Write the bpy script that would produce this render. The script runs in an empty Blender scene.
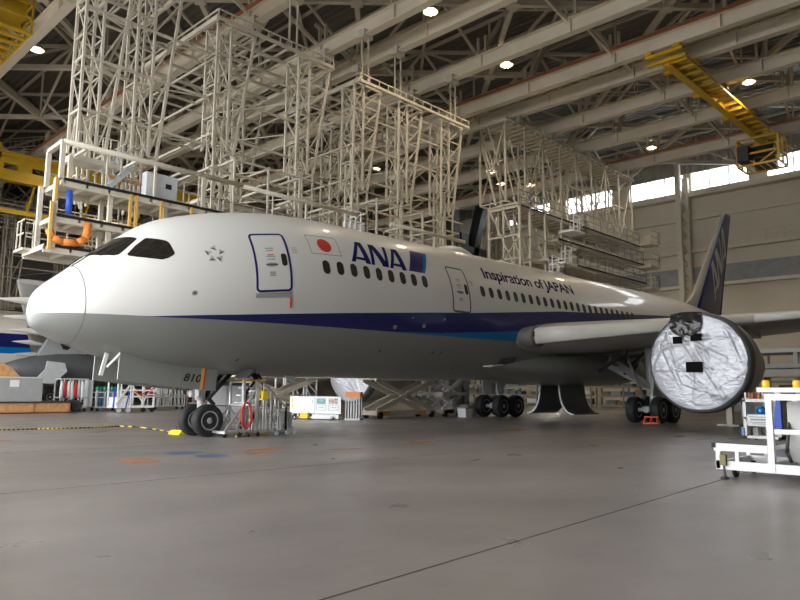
import bpy, bmesh, math, random
from mathutils import Vector, Matrix
random.seed(7)
SC = bpy.context.scene
COL = SC.collection
PI = math.pi
V = Vector

# ------------------------------------------------------------------ materials
def nodes_of(m):
    m.use_nodes = True
    nt = m.node_tree
    return nt, nt.nodes['Principled BSDF']

def mat(name, col, rough=.5, metal=0., var=0., scale=3., bump=0., bscale=20., coat=0., emit=None, estr=0., spec=.5):
    m = bpy.data.materials.new(name)
    nt, b = nodes_of(m)
    b.inputs['Base Color'].default_value = (*col, 1)
    b.inputs['Roughness'].default_value = rough
    b.inputs['Metallic'].default_value = metal
    b.inputs['Coat Weight'].default_value = coat
    b.inputs['Coat Roughness'].default_value = .06
    b.inputs['Specular IOR Level'].default_value = spec
    tc = None
    if var or bump:
        tc = nt.nodes.new('ShaderNodeTexCoord')
    if var:
        n = nt.nodes.new('ShaderNodeTexNoise')
        n.inputs['Scale'].default_value = scale
        n.inputs['Detail'].default_value = 6
        r = nt.nodes.new('ShaderNodeMapRange')
        r.inputs[1].default_value = .3; r.inputs[2].default_value = .7
        r.inputs[3].default_value = 1 - var; r.inputs[4].default_value = 1 + var
        x = nt.nodes.new('ShaderNodeMix'); x.data_type = 'RGBA'; x.blend_type = 'MULTIPLY'
        x.inputs[0].default_value = 1
        x.inputs[6].default_value = (*col, 1)
        nt.links.new(tc.outputs['Object'], n.inputs['Vector'])
        nt.links.new(n.outputs[0], r.inputs[0])
        nt.links.new(r.outputs[0], x.inputs[7])
        nt.links.new(x.outputs[2], b.inputs['Base Color'])
    if bump:
        n = nt.nodes.new('ShaderNodeTexNoise'); n.inputs['Scale'].default_value = bscale
        u = nt.nodes.new('ShaderNodeBump'); u.inputs['Strength'].default_value = bump
        nt.links.new(tc.outputs['Object'], n.inputs['Vector'])
        nt.links.new(n.outputs[0], u.inputs['Height'])
        nt.links.new(u.outputs[0], b.inputs['Normal'])
    if emit:
        b.inputs['Emission Color'].default_value = (*emit, 1)
        b.inputs['Emission Strength'].default_value = estr
    return m

M = {}
M['beige'] = mat('beige_steel_paint', (.60, .55, .45), .55, var=.10, scale=1.2)
M['girder'] = mat('girder_paint', (.72, .65, .52), .5, var=.08, scale=.6)
M['truss'] = mat('truss_paint', (.62, .57, .47), .6, var=.12, scale=.8)
M['cream'] = mat('cream_steel', (.62, .57, .47), .5, var=.08, scale=1.5)
M['white'] = mat('white_paint', (.80, .80, .77), .4, var=.04, scale=2)
M['brightwhite'] = mat('bright_white_paint', (.92, .93, .94), .4)
M['grey'] = mat('mid_grey_paint', (.36, .37, .37), .5, var=.06)
M['lgrey'] = mat('light_grey_paint', (.58, .60, .61), .45, var=.05)
M['dgrey'] = mat('dark_grey_paint', (.10, .105, .11), .5, var=.08)
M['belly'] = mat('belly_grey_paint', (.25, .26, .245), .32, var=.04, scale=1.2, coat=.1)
M['black'] = mat('black_rubber', (.012, .012, .013), .6, var=.1, bump=.1)
M['tread'] = mat('tyre_rubber', (.018, .018, .02), .72, var=.2, scale=8)
M['steel'] = mat('brushed_steel', (.55, .56, .57), .35, .85)
M['alum'] = mat('aluminium', (.70, .71, .72), .38, .7)
M['darksteel'] = mat('dark_steel', (.06, .06, .065), .5, .4, var=.1)
M['yellow'] = mat('yellow_crane_paint', (.66, .42, .02), .45, var=.08, scale=1.5)
M['byellow'] = mat('bright_yellow', (.95, .72, .02), .5)
M['orange'] = mat('orange_paint', (.85, .26, .04), .5)
M['ochre'] = mat('ochre_rail', (.72, .42, .10), .5)
M['wood'] = mat('pallet_wood', (.55, .30, .12), .65, var=.2, scale=4, bump=.1)
M['orangered'] = mat('orange_red_paint', (.72, .09, .03), .5)
M['red'] = mat('red_paint', (.70, .03, .02), .45)
M['hinomaru'] = mat('flag_red', (.62, .03, .02), .35)
M['navy'] = mat('navy_livery', (.005, .009, .125), .3, coat=.1)
M['sky'] = mat('light_blue_livery', (.0, .17, .48), .25, coat=.3)
M['blue'] = mat('blue_plastic', (.03, .10, .55), .45)
M['green'] = mat('green_plastic', (.02, .35, .16), .5)
M['cloth'] = mat('blue_cloth', (.12, .25, .5), .8)
M['glass'] = mat('dark_cockpit_glass', (.018, .016, .014), .06, spec=.8)
M['cabin'] = mat('cabin_window_pane', (.022, .021, .018), .4, spec=.25)
M['fusewhite'] = mat('white_livery', (.76, .75, .71), .38, coat=.3)
M['line'] = mat('seam_line', (.16, .16, .155), .5)
M['stencil'] = mat('grey_stencil', (.35, .34, .33), .5)
M['starlight'] = mat('emblem_light_grey', (.42, .42, .42), .4)
M['stardark'] = mat('emblem_dark_grey', (.05, .05, .05), .4)
M['slat'] = mat('slat_grey', (.66, .63, .57), .38, var=.05, scale=1)
M['wing'] = mat('wing_grey', (.45, .44, .41), .4, var=.06, scale=.7)
M['wallp'] = mat('wall_panel', (.68, .62, .50), .7, var=.06, scale=.25)
M['sidewall'] = mat('dark_side_wall', (.20, .185, .155), .7, var=.1)  # for the unseen right wall, darkened to cut fill light on the fuselage side
M['ledge'] = mat('wall_ledge', (.70, .65, .54), .6, var=.06)
M['capgrey'] = mat('slat_cap_grey', (.17, .16, .145), .45)
M['louver'] = mat('grey_louver', (.30, .31, .31), .6, var=.12, scale=2)
M['deckgrate'] = mat('deck_grating', (.50, .46, .38), .7, var=.2, scale=12)
M['olive'] = mat('olive_brass', (.22, .19, .07), .45)
M['matteblack'] = mat('matte_black_fabric', (.008, .008, .008), .9, spec=.1)
M['lettering'] = mat('navy_lettering_paint', (.005, .009, .10), .75, spec=.15)
M['rust'] = mat('red_brown_rail', (.45, .17, .09), .6)
M['reflector'] = mat('lamp_reflector', (.7, .6, .45), .3, .5)
M['bulb'] = mat('lamp_bulb', (1, 1, 1), .5, emit=(1, .88, .66), estr=40)
M['tube'] = mat('fluorescent_tube', (1, 1, 1), .5, emit=(.95, 1, .92), estr=12)
M['paintO'] = mat('worn_orange_floor_paint', (.34, .15, .06), .55, var=.4, scale=5)
M['paintB'] = mat('worn_blue_floor_paint', (.08, .12, .22), .5, var=.4, scale=5)
M['paintW'] = mat('worn_white_floor_paint', (.30, .285, .27), .55, var=.3, scale=5)
M['joint'] = mat('floor_joint_filler', (.09, .075, .06), .8)
M['amber'] = mat('amber_beacon', (.95, .45, .02), .25, emit=(1, .5, .05), estr=.35)
M['posterA'] = mat('poster_teal', (.25, .48, .50), .5, var=.5, scale=9)
M['posterB'] = mat('poster_brown', (.55, .45, .38), .5, var=.5, scale=9)
M['paper'] = mat('white_paper', (.82, .82, .80), .6)
M['print'] = mat('grey_print', (.30, .32, .36), .6)
M['clearfilm'] = mat('dark_plastic_film', (.03, .03, .03), .22, var=.5, scale=4, bump=.5, bscale=6)

def floor_material():
    m = bpy.data.materials.new('sealed_concrete'); nt, b = nodes_of(m)
    tc = nt.nodes.new('ShaderNodeTexCoord')
    mp = nt.nodes.new('ShaderNodeMapping'); mp.inputs['Scale'].default_value = (.7, 1, 1)
    n1 = nt.nodes.new('ShaderNodeTexNoise'); n1.inputs['Scale'].default_value = .32; n1.inputs['Detail'].default_value = 8; n1.inputs['Roughness'].default_value = .62
    n2 = nt.nodes.new('ShaderNodeTexNoise'); n2.inputs['Scale'].default_value = 9; n2.inputs['Detail'].default_value = 5
    n3 = nt.nodes.new('ShaderNodeTexNoise'); n3.inputs['Scale'].default_value = .9; n3.inputs['Detail'].default_value = 8
    cr = nt.nodes.new('ShaderNodeValToRGB')
    cr.color_ramp.elements[0].position = .32; cr.color_ramp.elements[0].color = (.195, .173, .158, 1)
    cr.color_ramp.elements[1].position = .70; cr.color_ramp.elements[1].color = (.300, .270, .250, 1)
    mx = nt.nodes.new('ShaderNodeMix'); mx.data_type = 'RGBA'; mx.blend_type = 'OVERLAY'; mx.inputs[0].default_value = .08
    rr = nt.nodes.new('ShaderNodeMapRange'); rr.inputs[1].default_value = .3; rr.inputs[2].default_value = .7
    rr.inputs[3].default_value = .27; rr.inputs[4].default_value = .37
    L = nt.links.new
    L(tc.outputs['Object'], mp.inputs['Vector']); L(mp.outputs[0], n1.inputs['Vector'])
    L(tc.outputs['Object'], n2.inputs['Vector']); L(mp.outputs[0], n3.inputs['Vector'])
    L(n1.outputs[0], cr.inputs[0]); L(cr.outputs[0], mx.inputs[6]); L(n2.outputs[1], mx.inputs[7])
    L(mx.outputs[2], b.inputs['Base Color'])
    L(n3.outputs[0], rr.inputs[0]); L(rr.outputs[0], b.inputs['Roughness'])
    b.inputs['Specular IOR Level'].default_value = .45
    bu = nt.nodes.new('ShaderNodeBump'); bu.inputs['Strength'].default_value = .015
    return m
M['floor'] = floor_material()

def corrugated(name, col, axis, freq, strength=.6):
    m = bpy.data.materials.new(name); nt, b = nodes_of(m)
    b.inputs['Base Color'].default_value = (*col, 1); b.inputs['Roughness'].default_value = .65
    tc = nt.nodes.new('ShaderNodeTexCoord')
    w = nt.nodes.new('ShaderNodeTexWave'); w.bands_direction = axis; w.inputs['Scale'].default_value = freq
    bu = nt.nodes.new('ShaderNodeBump'); bu.inputs['Strength'].default_value = strength; bu.inputs['Distance'].default_value = .15
    nt.links.new(tc.outputs['Object'], w.inputs['Vector'])
    nt.links.new(w.outputs['Fac'], bu.inputs['Height']); nt.links.new(bu.outputs[0], b.inputs['Normal'])
    return m
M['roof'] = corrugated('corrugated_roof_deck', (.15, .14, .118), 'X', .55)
M['corr'] = corrugated('corrugated_wall_sheet', (.40, .385, .34), 'Y', .55, .9)

def livery_material(other=False):
    """white above, dark blue band, light blue wedge, grey belly; bounds are heights along the body"""
    m = bpy.data.materials.new('airliner_livery'); nt, b = nodes_of(m)
    L = nt.links.new
    tc = nt.nodes.new('ShaderNodeTexCoord'); sx = nt.nodes.new('ShaderNodeSeparateXYZ')
    L(tc.outputs['Object'], sx.inputs[0])
    d = nt.nodes.new('ShaderNodeMath'); d.operation = 'DIVIDE'; d.inputs[1].default_value = 60
    L(sx.outputs['X'], d.inputs[0])
    def curve(pts):
        f = nt.nodes.new('ShaderNodeFloatCurve')
        c = f.mapping.curves[0]
        pts = [(x / 60, z / 10) for x, z in pts]
        while len(c.points) < len(pts):
            c.points.new(.5, .5)
        for p, (x, z) in zip(c.points, pts):
            p.location = (x, z); p.handle_type = 'VECTOR'
        f.mapping.update()
        L(d.outputs[0], f.inputs['Value'])
        k = nt.nodes.new('ShaderNodeMath'); k.operation = 'MULTIPLY'; k.inputs[1].default_value = 10
        L(f.outputs[0], k.inputs[0]); return k
    def above(c):
        g = nt.nodes.new('ShaderNodeMath'); g.operation = 'GREATER_THAN'
        L(sx.outputs['Z'], g.inputs[0]); L(c.outputs[0], g.inputs[1]); return g
    top = above(curve([(0, 3.5), (2.5, 3.5), (5, 3.72), (9.26, 4.12), (13.5, 4.5), (16, 4.70), (22.75, 5.36), (29, 5.79), (38, 6.4), (48, 7.6), (60, 9)]))
    mid = above(curve([(0, 3.5), (2.5, 3.49), (4.5, 3.53), (8, 3.59), (11.64, 3.64), (14.1, 3.76), (19, 4.15), (30, 5.0), (45, 6.0), (60, 7)]))
    low = above(curve([(0, 3.5), (2.5, 3.49), (4.5, 3.53), (8, 3.585), (11.64, 3.63), (15.4, 3.67), (19.4, 3.73), (30, 3.9), (45, 5), (60, 6)]))
    def mixc(fac, a, bcol):
        x = nt.nodes.new('ShaderNodeMix'); x.data_type = 'RGBA'
        L(fac.outputs[0], x.inputs[0])
        for i, c in ((6, a), (7, bcol)):
            if isinstance(c, tuple): x.inputs[i].default_value = (*c, 1)
            else: L(c.outputs[2], x.inputs[i])
        return x
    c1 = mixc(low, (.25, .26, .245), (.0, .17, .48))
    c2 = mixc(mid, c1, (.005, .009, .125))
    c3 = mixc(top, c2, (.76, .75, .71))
    L(c3.outputs[2], b.inputs['Base Color'])
    b.inputs['Roughness'].default_value = .38
    b.inputs['Coat Weight'].default_value = .4; b.inputs['Coat Roughness'].default_value = .03
    return m
M['livery'] = livery_material()

def foil_material():
    m = bpy.data.materials.new('silver_cover_fabric'); nt, b = nodes_of(m); L = nt.links.new
    tc = nt.nodes.new('ShaderNodeTexCoord')
    n = nt.nodes.new('ShaderNodeTexNoise'); n.inputs['Scale'].default_value = 3.2; n.inputs['Detail'].default_value = 7; n.inputs['Distortion'].default_value = 1.2
    w = nt.nodes.new('ShaderNodeTexNoise'); w.inputs['Scale'].default_value = 15; w.inputs['Detail'].default_value = 5
    mp = nt.nodes.new('ShaderNodeMapping'); mp.inputs['Scale'].default_value = (1, .7, 1.3); mp.inputs['Rotation'].default_value = (.6, 0, 0)
    ad = nt.nodes.new('ShaderNodeMath'); ad.operation = 'MULTIPLY_ADD'; ad.inputs[1].default_value = .35
    L(tc.outputs['Object'], mp.inputs[0]); L(mp.outputs[0], n.inputs['Vector']); L(mp.outputs[0], w.inputs['Vector'])
    L(w.outputs[0], ad.inputs[0]); L(n.outputs[0], ad.inputs[2])
    bu = nt.nodes.new('ShaderNodeBump'); bu.inputs['Strength'].default_value = .55; bu.inputs['Distance'].default_value = .09
    L(ad.outputs[0], bu.inputs['Height']); L(bu.outputs[0], b.inputs['Normal'])
    b.inputs['Base Color'].default_value = (.60, .61, .66, 1); b.inputs['Metallic'].default_value = .35; b.inputs['Roughness'].default_value = .38
    return m
M['foil'] = foil_material()

def stripes(name, a, bcol, axis, freq):
    m = bpy.data.materials.new(name); nt, b = nodes_of(m); L = nt.links.new
    tc = nt.nodes.new('ShaderNodeTexCoord'); w = nt.nodes.new('ShaderNodeTexWave')
    w.bands_direction = axis; w.inputs['Scale'].default_value = freq
    g = nt.nodes.new('ShaderNodeMath'); g.operation = 'GREATER_THAN'; g.inputs[1].default_value = .5
    x = nt.nodes.new('ShaderNodeMix'); x.data_type = 'RGBA'; x.inputs[6].default_value = (*a, 1); x.inputs[7].default_value = (*bcol, 1)
    L(tc.outputs['Object'], w.inputs['Vector']); L(w.outputs['Fac'], g.inputs[0]); L(g.outputs[0], x.inputs[0]); L(x.outputs[2], b.inputs['Base Color'])
    b.inputs['Roughness'].default_value = .6
    return m
M['chain'] = stripes('yellow_black_stripe', (.03, .03, .03), (.55, .43, .06), 'X', 2.2)

# ------------------------------------------------------------------ mesh builder
class MB:
    def __init__(s): s.v = []; s.f = []; s.sm = []; s.mi = []; s.cur = 0
    def add(s, verts, faces, smooth=False):
        o = len(s.v); s.v += [tuple(v) for v in verts]
        for f in faces:
            s.f.append(tuple(o + i for i in f)); s.sm.append(smooth); s.mi.append(s.cur)
        return s
    def box(s, c, d, rz=0):
        cx, cy, cz = c; a, b, h = d[0] / 2, d[1] / 2, d[2] / 2; co, si = math.cos(rz), math.sin(rz)
        vs = []
        for z in (-h, h):
            for x, y in ((-a, -b), (a, -b), (a, b), (-a, b)):
                vs.append((cx + x * co - y * si, cy + x * si + y * co, cz + z))
        return s.add(vs, [(3, 2, 1, 0), (4, 5, 6, 7), (0, 1, 5, 4), (1, 2, 6, 5), (2, 3, 7, 6), (3, 0, 4, 7)])
    def span(s, lo, hi):
        return s.box([(a + b) / 2 for a, b in zip(lo, hi)], [abs(b - a) for a, b in zip(lo, hi)])
    def frame(s, a, b):
        a, b = V(a), V(b); d = (b - a)
        d = d.normalized() if d.length > 1e-9 else V((0, 0, 1))
        up = V((0, 0, 1)) if abs(d.z) < .95 else V((0, 1, 0))
        r = d.cross(up).normalized(); return a, b, r, r.cross(d)
    def bar(s, a, b, w=.1, h=None):
        h = w if h is None else h
        a, b, r, u = s.frame(a, b); vs = []
        for p in (a, b):
            for x, y in ((-1, -1), (1, -1), (1, 1), (-1, 1)): vs.append(p + r * (x * w / 2) + u * (y * h / 2))
        return s.add(vs, [(3, 2, 1, 0), (4, 5, 6, 7), (0, 1, 5, 4), (1, 2, 6, 5), (2, 3, 7, 6), (3, 0, 4, 7)])
    def tube(s, a, b, r0=.05, n=8, r1=None):
        r1 = r0 if r1 is None else r1
        a, b, r, u = s.frame(a, b); vs = []
        for p, q in ((a, r0), (b, r1)):
            for i in range(n):
                t = 2 * PI * i / n; vs.append(p + r * (q * math.cos(t)) + u * (q * math.sin(t)))
        s.add(vs, [(i, (i + 1) % n, n + (i + 1) % n, n + i) for i in range(n)], True)
        return s.add([], []) if False else s._caps(len(s.v) - 2 * n, n)
    def _caps(s, o, n):
        s.f.append(tuple(o + i for i in reversed(range(n)))); s.sm.append(False); s.mi.append(s.cur)
        s.f.append(tuple(o + n + i for i in range(n))); s.sm.append(False); s.mi.append(s.cur); return s
    def path(s, pts, r=.05, n=8):
        for a, b in zip(pts[:-1], pts[1:]): s.tube(a, b, r, n)
        return s
    def lathe(s, prof, c, axis='x', n=32, smooth=True, cap=True):
        """prof: (along, radius) pairs"""
        vs = []
        for a, r in prof:
            for i in range(n):
                t = 2 * PI * i / n; p, q = r * math.cos(t), r * math.sin(t)
                vs.append((c[0] + a, c[1] + p, c[2] + q) if axis == 'x' else (c[0] + p, c[1] + a, c[2] + q) if axis == 'y' else (c[0] + p, c[1] + q, c[2] + a))
        fs = []
        for k in range(len(prof) - 1):
            for i in range(n):
                j = (i + 1) % n; fs.append((k * n + i, k * n + j, (k + 1) * n + j, (k + 1) * n + i))
        s.add(vs, fs, smooth)
        if cap:
            o = len(s.v) - len(vs)
            s.f.append(tuple(o + i for i in range(n))); s.sm.append(False); s.mi.append(s.cur)
            s.f.append(tuple(o + (len(prof) - 1) * n + i for i in reversed(range(n)))); s.sm.append(False); s.mi.append(s.cur)
        return s
    def loft(s, secs, closed=True, smooth=True, cap=True):
        n = len(secs[0]); vs = [p for q in secs for p in q]; fs = []
        for k in range(len(secs) - 1):
            for i in range(n if closed else n - 1):
                j = (i + 1) % n; fs.append((k * n + i, k * n + j, (k + 1) * n + j, (k + 1) * n + i))
        o = len(s.v); s.add(vs, fs, smooth)
        if cap and closed:
            s.f.append(tuple(o + i for i in reversed(range(n)))); s.sm.append(False); s.mi.append(s.cur)
            s.f.append(tuple(o + (len(secs) - 1) * n + i for i in range(n))); s.sm.append(False); s.mi.append(s.cur)
        return s
    def prism(s, poly, axis, a, b):
        """extrude a 2D outline between a and b along an axis"""
        def P(u, v, w): return (w, u, v) if axis == 'x' else (u, w, v) if axis == 'y' else (u, v, w)
        n = len(poly)
        return s.add([P(u, v, a) for u, v in poly] + [P(u, v, b) for u, v in poly],
                     [tuple(range(n)), tuple(reversed(range(n, 2 * n)))] + [(i, n + i, n + (i + 1) % n, (i + 1) % n) for i in range(n)])
    def build(s, name, m, parent=None, fix=True):
        me = bpy.data.meshes.new(name); me.from_pydata(s.v, [], s.f)
        ms = m if isinstance(m, (list, tuple)) else [m]
        for q in ms: me.materials.append(M[q] if isinstance(q, str) else q)
        for p, q, i in zip(me.polygons, s.sm, s.mi): p.use_smooth = q; p.material_index = i
        if fix:
            bm = bmesh.new(); bm.from_mesh(me); bmesh.ops.recalc_face_normals(bm, faces=bm.faces); bm.to_mesh(me); bm.free()
        return link(name, me, parent)

def link(name, me, parent=None):
    o = bpy.data.objects.new(name, me); COL.objects.link(o)
    if parent is not None:
        o.parent = parent
        if parent.type == 'EMPTY': o.location = -V(parent.location)   # meshes are written in world numbers
    return o
def tag(o, label, cat, group=None):
    o['label'] = label; o['category'] = cat
    if group: o['group'] = group
    return o
def thing(name, label, cat, loc=(0, 0, 0), group=None):
    o = bpy.data.objects.new(name, None); COL.objects.link(o); o.location = loc; o.empty_display_size = .3
    return tag(o, label, cat, group)
def struct(o): o['kind'] = 'structure'; return o
def dup(root, loc, label=None, rz=None):
    r = root.copy(); COL.objects.link(r); r.location = loc
    if label: r['label'] = label
    if rz is not None: r.rotation_euler = (0, 0, rz)
    for ch in list(root.children):
        c = ch.copy(); COL.objects.link(c); c.parent = r
        for g in list(ch.children):
            d = g.copy(); COL.objects.link(d); d.parent = c
    return r

# ------------------------------------------------------------------ camera
f_, yaw, pit, rol = 690.615, .769016583, .131179082, .00838048
F = V((math.cos(pit) * math.cos(yaw), math.cos(pit) * math.sin(yaw), math.sin(pit)))
R = F.cross(V((0, 0, 1))).normalized(); U = R.cross(F)
R, U = R * math.cos(rol) + U * math.sin(rol), -R * math.sin(rol) + U * math.cos(rol)
cam = bpy.data.objects.new('camera', bpy.data.cameras.new('camera')); COL.objects.link(cam)
mw = Matrix((R, U, -F)).transposed().to_4x4(); mw.translation = V((-6.39947, -20.32263, 1.48762))
cam.matrix_world = mw
cam.data.sensor_width = 36; cam.data.lens = f_ * 36 / 800; cam.data.clip_end = 400; cam.data.clip_start = .05
SC.camera = cam

# ------------------------------------------------------------------ the hangar
XF, XW, YR, YL, ZG, ZB, ZT_ = -11, 66, -46, 100, 22.3, 24.2, 28.2
fl = struct(MB().span((XF - 60, YR, -.3), (XW + .5, YL, 0)).build('floor', 'floor'))
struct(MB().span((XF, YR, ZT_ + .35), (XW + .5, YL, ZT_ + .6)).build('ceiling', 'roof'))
# floor joints and worn paint
MB().bar((XF, -16.78, .001), (14.2, -15.33, .001), .024, .002).build('floor_joint', 'joint', fl)
for y in (-36.1, -29.4, -22.7, -9.3, -2.6, 4.1, 10.8, 17.5):
    MB().span((XF, y - .011, 0), (XW, y + .011, .002)).build('floor_joint', 'joint', fl)
for x in (-16.5, 14.2, 27.6, 41):
    MB().span((x - .011, YR, 0), (x + .011, YL, .0021)).build('floor_joint', 'joint', fl)
def patch_quad(pts, m, z=.003):
    return MB().add([(x, y, z) for x, y in pts], [tuple(range(len(pts)))]).build('floor_marking', m, fl)
def rr2(cx, cy, w, h, a=0, k=14, jit=.1):
    out = []
    for i in range(k):
        t = 2 * PI * i / k; c, s_ = math.cos(t), math.sin(t)
        q = (abs(c) ** 4 + abs(s_) ** 4) ** -.25 * (1 + random.uniform(-jit, jit))
        x, y = c * q * w / 2, s_ * q * h / 2
        out.append((cx + x * math.cos(a) - y * math.sin(a), cy + x * math.sin(a) + y * math.cos(a)))
    return out
patch_quad(rr2(.40, -6.2, .75, .95), 'paintO'); patch_quad(rr2(2.0, -5.15, .8, .7), 'paintB'); patch_quad(rr2(2.1, -6.2, .7, .75), 'paintB')
patch_quad(rr2(4.0, -5.6, .9, .6, .3, 16, .3), 'paintO'); patch_quad(rr2(3.3, -6.25, .8, .25, .4, 16, .35), 'paintO')
patch_quad(rr2(5.6, -6.75, 1.1, .25, -.4, 16, .3), 'paintO'); patch_quad(rr2(8.95, -6.26, .95, .6), 'paintO'); patch_quad(rr2(16.6, -4.3, 1.3, .7), 'paintO')
patch_quad(rr2(-.3, 1.5, 1.2, .4, .2, 16, .3), 'paintO'); 
for a, b in (((-.4, 4.2), (4.6, .2)), ((1.2, -.6), (2.6, -1.7)), ((3.0, 2.6), (4.3, 1.6)), ((-1.5, -.2), (1.1, -2.4))):
    a, b = V((*a, .002)), V((*b, .002)); n = V((-(b - a).y, (b - a).x, 0)).normalized() * .05
    patch_quad([(p.x, p.y) for p in (a - n, b - n, b + n, a + n)], 'paintW')
for y in (-11.5, 2.0):
    MB().span((12, y - .06, 0), (60, y + .06, .0025)).build('floor_marking', 'paintW', fl)

# end wall behind the tail: panels, window band, corrugated sheet above
WZ0, WZ1 = 22.75, 24.75
wb = MB().span((XW, YR, 0), (XW + .4, YL, WZ0))
wb.cur = 1; wb.span((XW, YR, WZ1), (XW + .4, YL, ZT_ + .4))
wb.cur = 0
WIN = [(-1.6, 0.0 - .05), (1.25, 7.2), (7.9, 13.9), (15.8, 21.9), (24.2, 30), (-10, -3.8), (-19, -12.6)]
WIN = [(-7.6, -.45), (1.2, 7.0), (7.75, 13.9), (15.9, 22.0), (24.2, 30.2), (-17, -9.6)]
edges = sorted([YR] + [e for w in WIN for e in w] + [YL])
for a, b in zip(edges[0::2], edges[1::2]): wb.span((XW, a, WZ0), (XW + .4, b, WZ1))
struct(wb.build('wall_back', ['wallp', 'corr']))
gl = bpy.data.materials.new('window_glass'); nt, b = nodes_of(gl)
b.inputs['Base Color'].default_value = (.95, .97, 1, 1); b.inputs['Transmission Weight'].default_value = 1; b.inputs['Roughness'].default_value = .0; b.inputs['IOR'].default_value = 1.02
for i, (a, bb) in enumerate(sorted(WIN)):
    fr = MB()
    for z in (WZ0, WZ1): fr.bar((XW + .12, a, z), (XW + .12, bb, z), .14, .14)
    k = 3
    for j in range(k + 1):
        y = a + (bb - a) * j / k; fr.bar((XW + .12, y, WZ0), (XW + .12, y, WZ1), .10, .12)
    o = struct(fr.build('window_%d' % (i + 1), 'ledge'))
    struct(MB().span((XW + .12, a, WZ0), (XW + .13, bb, WZ1)).build('window_pane', gl, o))
n_trim = [0]
def trim(mb, m, parent=None):
    n_trim[0] += 1
    return struct(mb.build('trim_%d' % n_trim[0], m, parent))
for z, t, d in ((22.35, .45, 1.0), (19.75, .22, .45), (16.3, .32, .8), (12.65, .32, .8), (9, .3, .6)):
    trim(MB().span((XW - d, YR, z - t), (XW, YL, z)), 'ledge')
trim(MB().span((XW - .25, YR, 12.7), (XW - .02, YL, 14.5)), 'louver')
rl = MB()
for k in range(0, 60):
    y = YR + 1 + k * 1.6; rl.bar((XW - .75, y, 16.3), (XW - .75, y, 17.5), .05)
for z in (16.9, 17.5): rl.bar((XW - .75, YR, z), (XW - .75, YL, z), .05)
trim(rl, 'ledge')
for yc in (7.4, 32, -18):
    c = MB(); c.bar((XW - 2.4, yc, 0), (XW - 2.4, yc, 25.6), .42, .5); c.bar((XW - .9, yc - .2, 0), (XW - .9, yc - .2, 24), .5, .6)
    for k in range(16): c.bar((XW - 2.4, yc, 1 + 1.45 * k), (XW - .9, yc - .2, 1.7 + 1.45 * k), .09); c.bar((XW - 2.4, yc, 1.7 + 1.45 * k + .7), (XW - .9, yc - .2, 1.7 + 1.45 * k), .09)
    trim(c, 'ledge')
struct(MB().span((XF, YL, 0), (XW + .4, YL + .4, ZT_ + .4)).build('wall_left', 'corr'))
struct(MB().span((XF, YR - .4, 0), (XW + .4, YR, ZT_ + .4)).build('wall_right', 'sidewall'))
struct(MB().span((XF, YR, 18), (XF + .4, YL, ZT_ + .4)).span((XF, 34, 0), (XF + .4, YL, 18)).span((XF, YR, 0), (XF + .4, -15, 18)).build('wall_front', 'wallp'))  # out of view; door opening narrowed to make daylight fall off along the fuselage

# crane runway girders along Y
GX = [6.4, 14.5, 19.75, 22.5, 27.8, 33.25, 35.95, 40.8, 46.5, 53.7]
for i, x in enumerate(GX):
    g = MB(); hh = .95; y0, y1 = YR, YL
    g.span((x - .03, y0, ZG + .06), (x + .03, y1, ZG + hh - .06)); g.span((x - .26, y0, ZG), (x + .26, y1, ZG + .06)); g.span((x - .26, y0, ZG + hh - .06), (x + .26, y1, ZG + hh))
    for k in range(21):
        y = -40 + 6.5 * k; g.box((x, y, ZG + hh / 2), (.48, .12, hh - .1))
    trim(g, 'girder')
    if i in (1, 5, 9):
        q = MB()
        for dz in (0, .12): q.bar((x - .34, y0, ZG + hh - .02 + dz), (x - .34, y1, ZG + hh - .02 + dz), .09, .07)
        for k in range(70): q.box((x - .34, -40 + 2 * k, ZG + hh + .12), (.12, .12, .28))
        trim(q, 'rust')
    h = MB()
    for k in range(22):
        y = -40 + 6.5 * k; h.bar((x, y - .3, ZG + hh), (x, y - .3, ZB + .3), .16); h.bar((x, y + .3, ZG + hh), (x, y + .3, ZB + .3), .16)
        if k % 2: h.bar((x, y, ZG + hh), (x + 2.2, y, ZT_ - 1.5), .22)
        else: h.bar((x, y, ZG + hh - .4), (x - 2.2, y + 1.5, ZB + 1.2), .2)
    trim(h, 'truss')

# double layer diagonal roof grid
L_ = 6.5; NI, NJ = 14, 22
def NP(i, j): return V((-20 + i * L_, YR + 2 + j * L_, ZB if (i + j) % 2 == 0 else ZT_))
for j in range(NJ):
    t = MB()
    for i in range(NI):
        p = NP(i, j)
        for di in (-1, 1):
            if 0 <= i + di < NI and j + 1 < NJ: t.bar(p, NP(i + di, j + 1), .30 if (i + j) % 2 == 0 else .22, .34 if (i + j) % 2 == 0 else .22)
        if i + 1 < NI: t.bar(p, NP(i + 1, j), .17)
        if j + 1 < NJ: t.bar(p, NP(i, j + 1), .17)
        if (i + j) % 2 == 0:
            t.bar(p, (p.x, p.y, ZT_), .13); t.box(p, (.7, .7, .45), PI / 4)
        t.bar((p.x, p.y, ZT_ + .1), (p.x, p.y + L_, ZT_ + .1), .16, .25)
        t.bar((p.x + L_ / 2, p.y, ZT_ + .1), (p.x + L_ / 2, p.y + L_, ZT_ + .1), .14, .2)
    trim(t, 'truss')
ladder = 0
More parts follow.
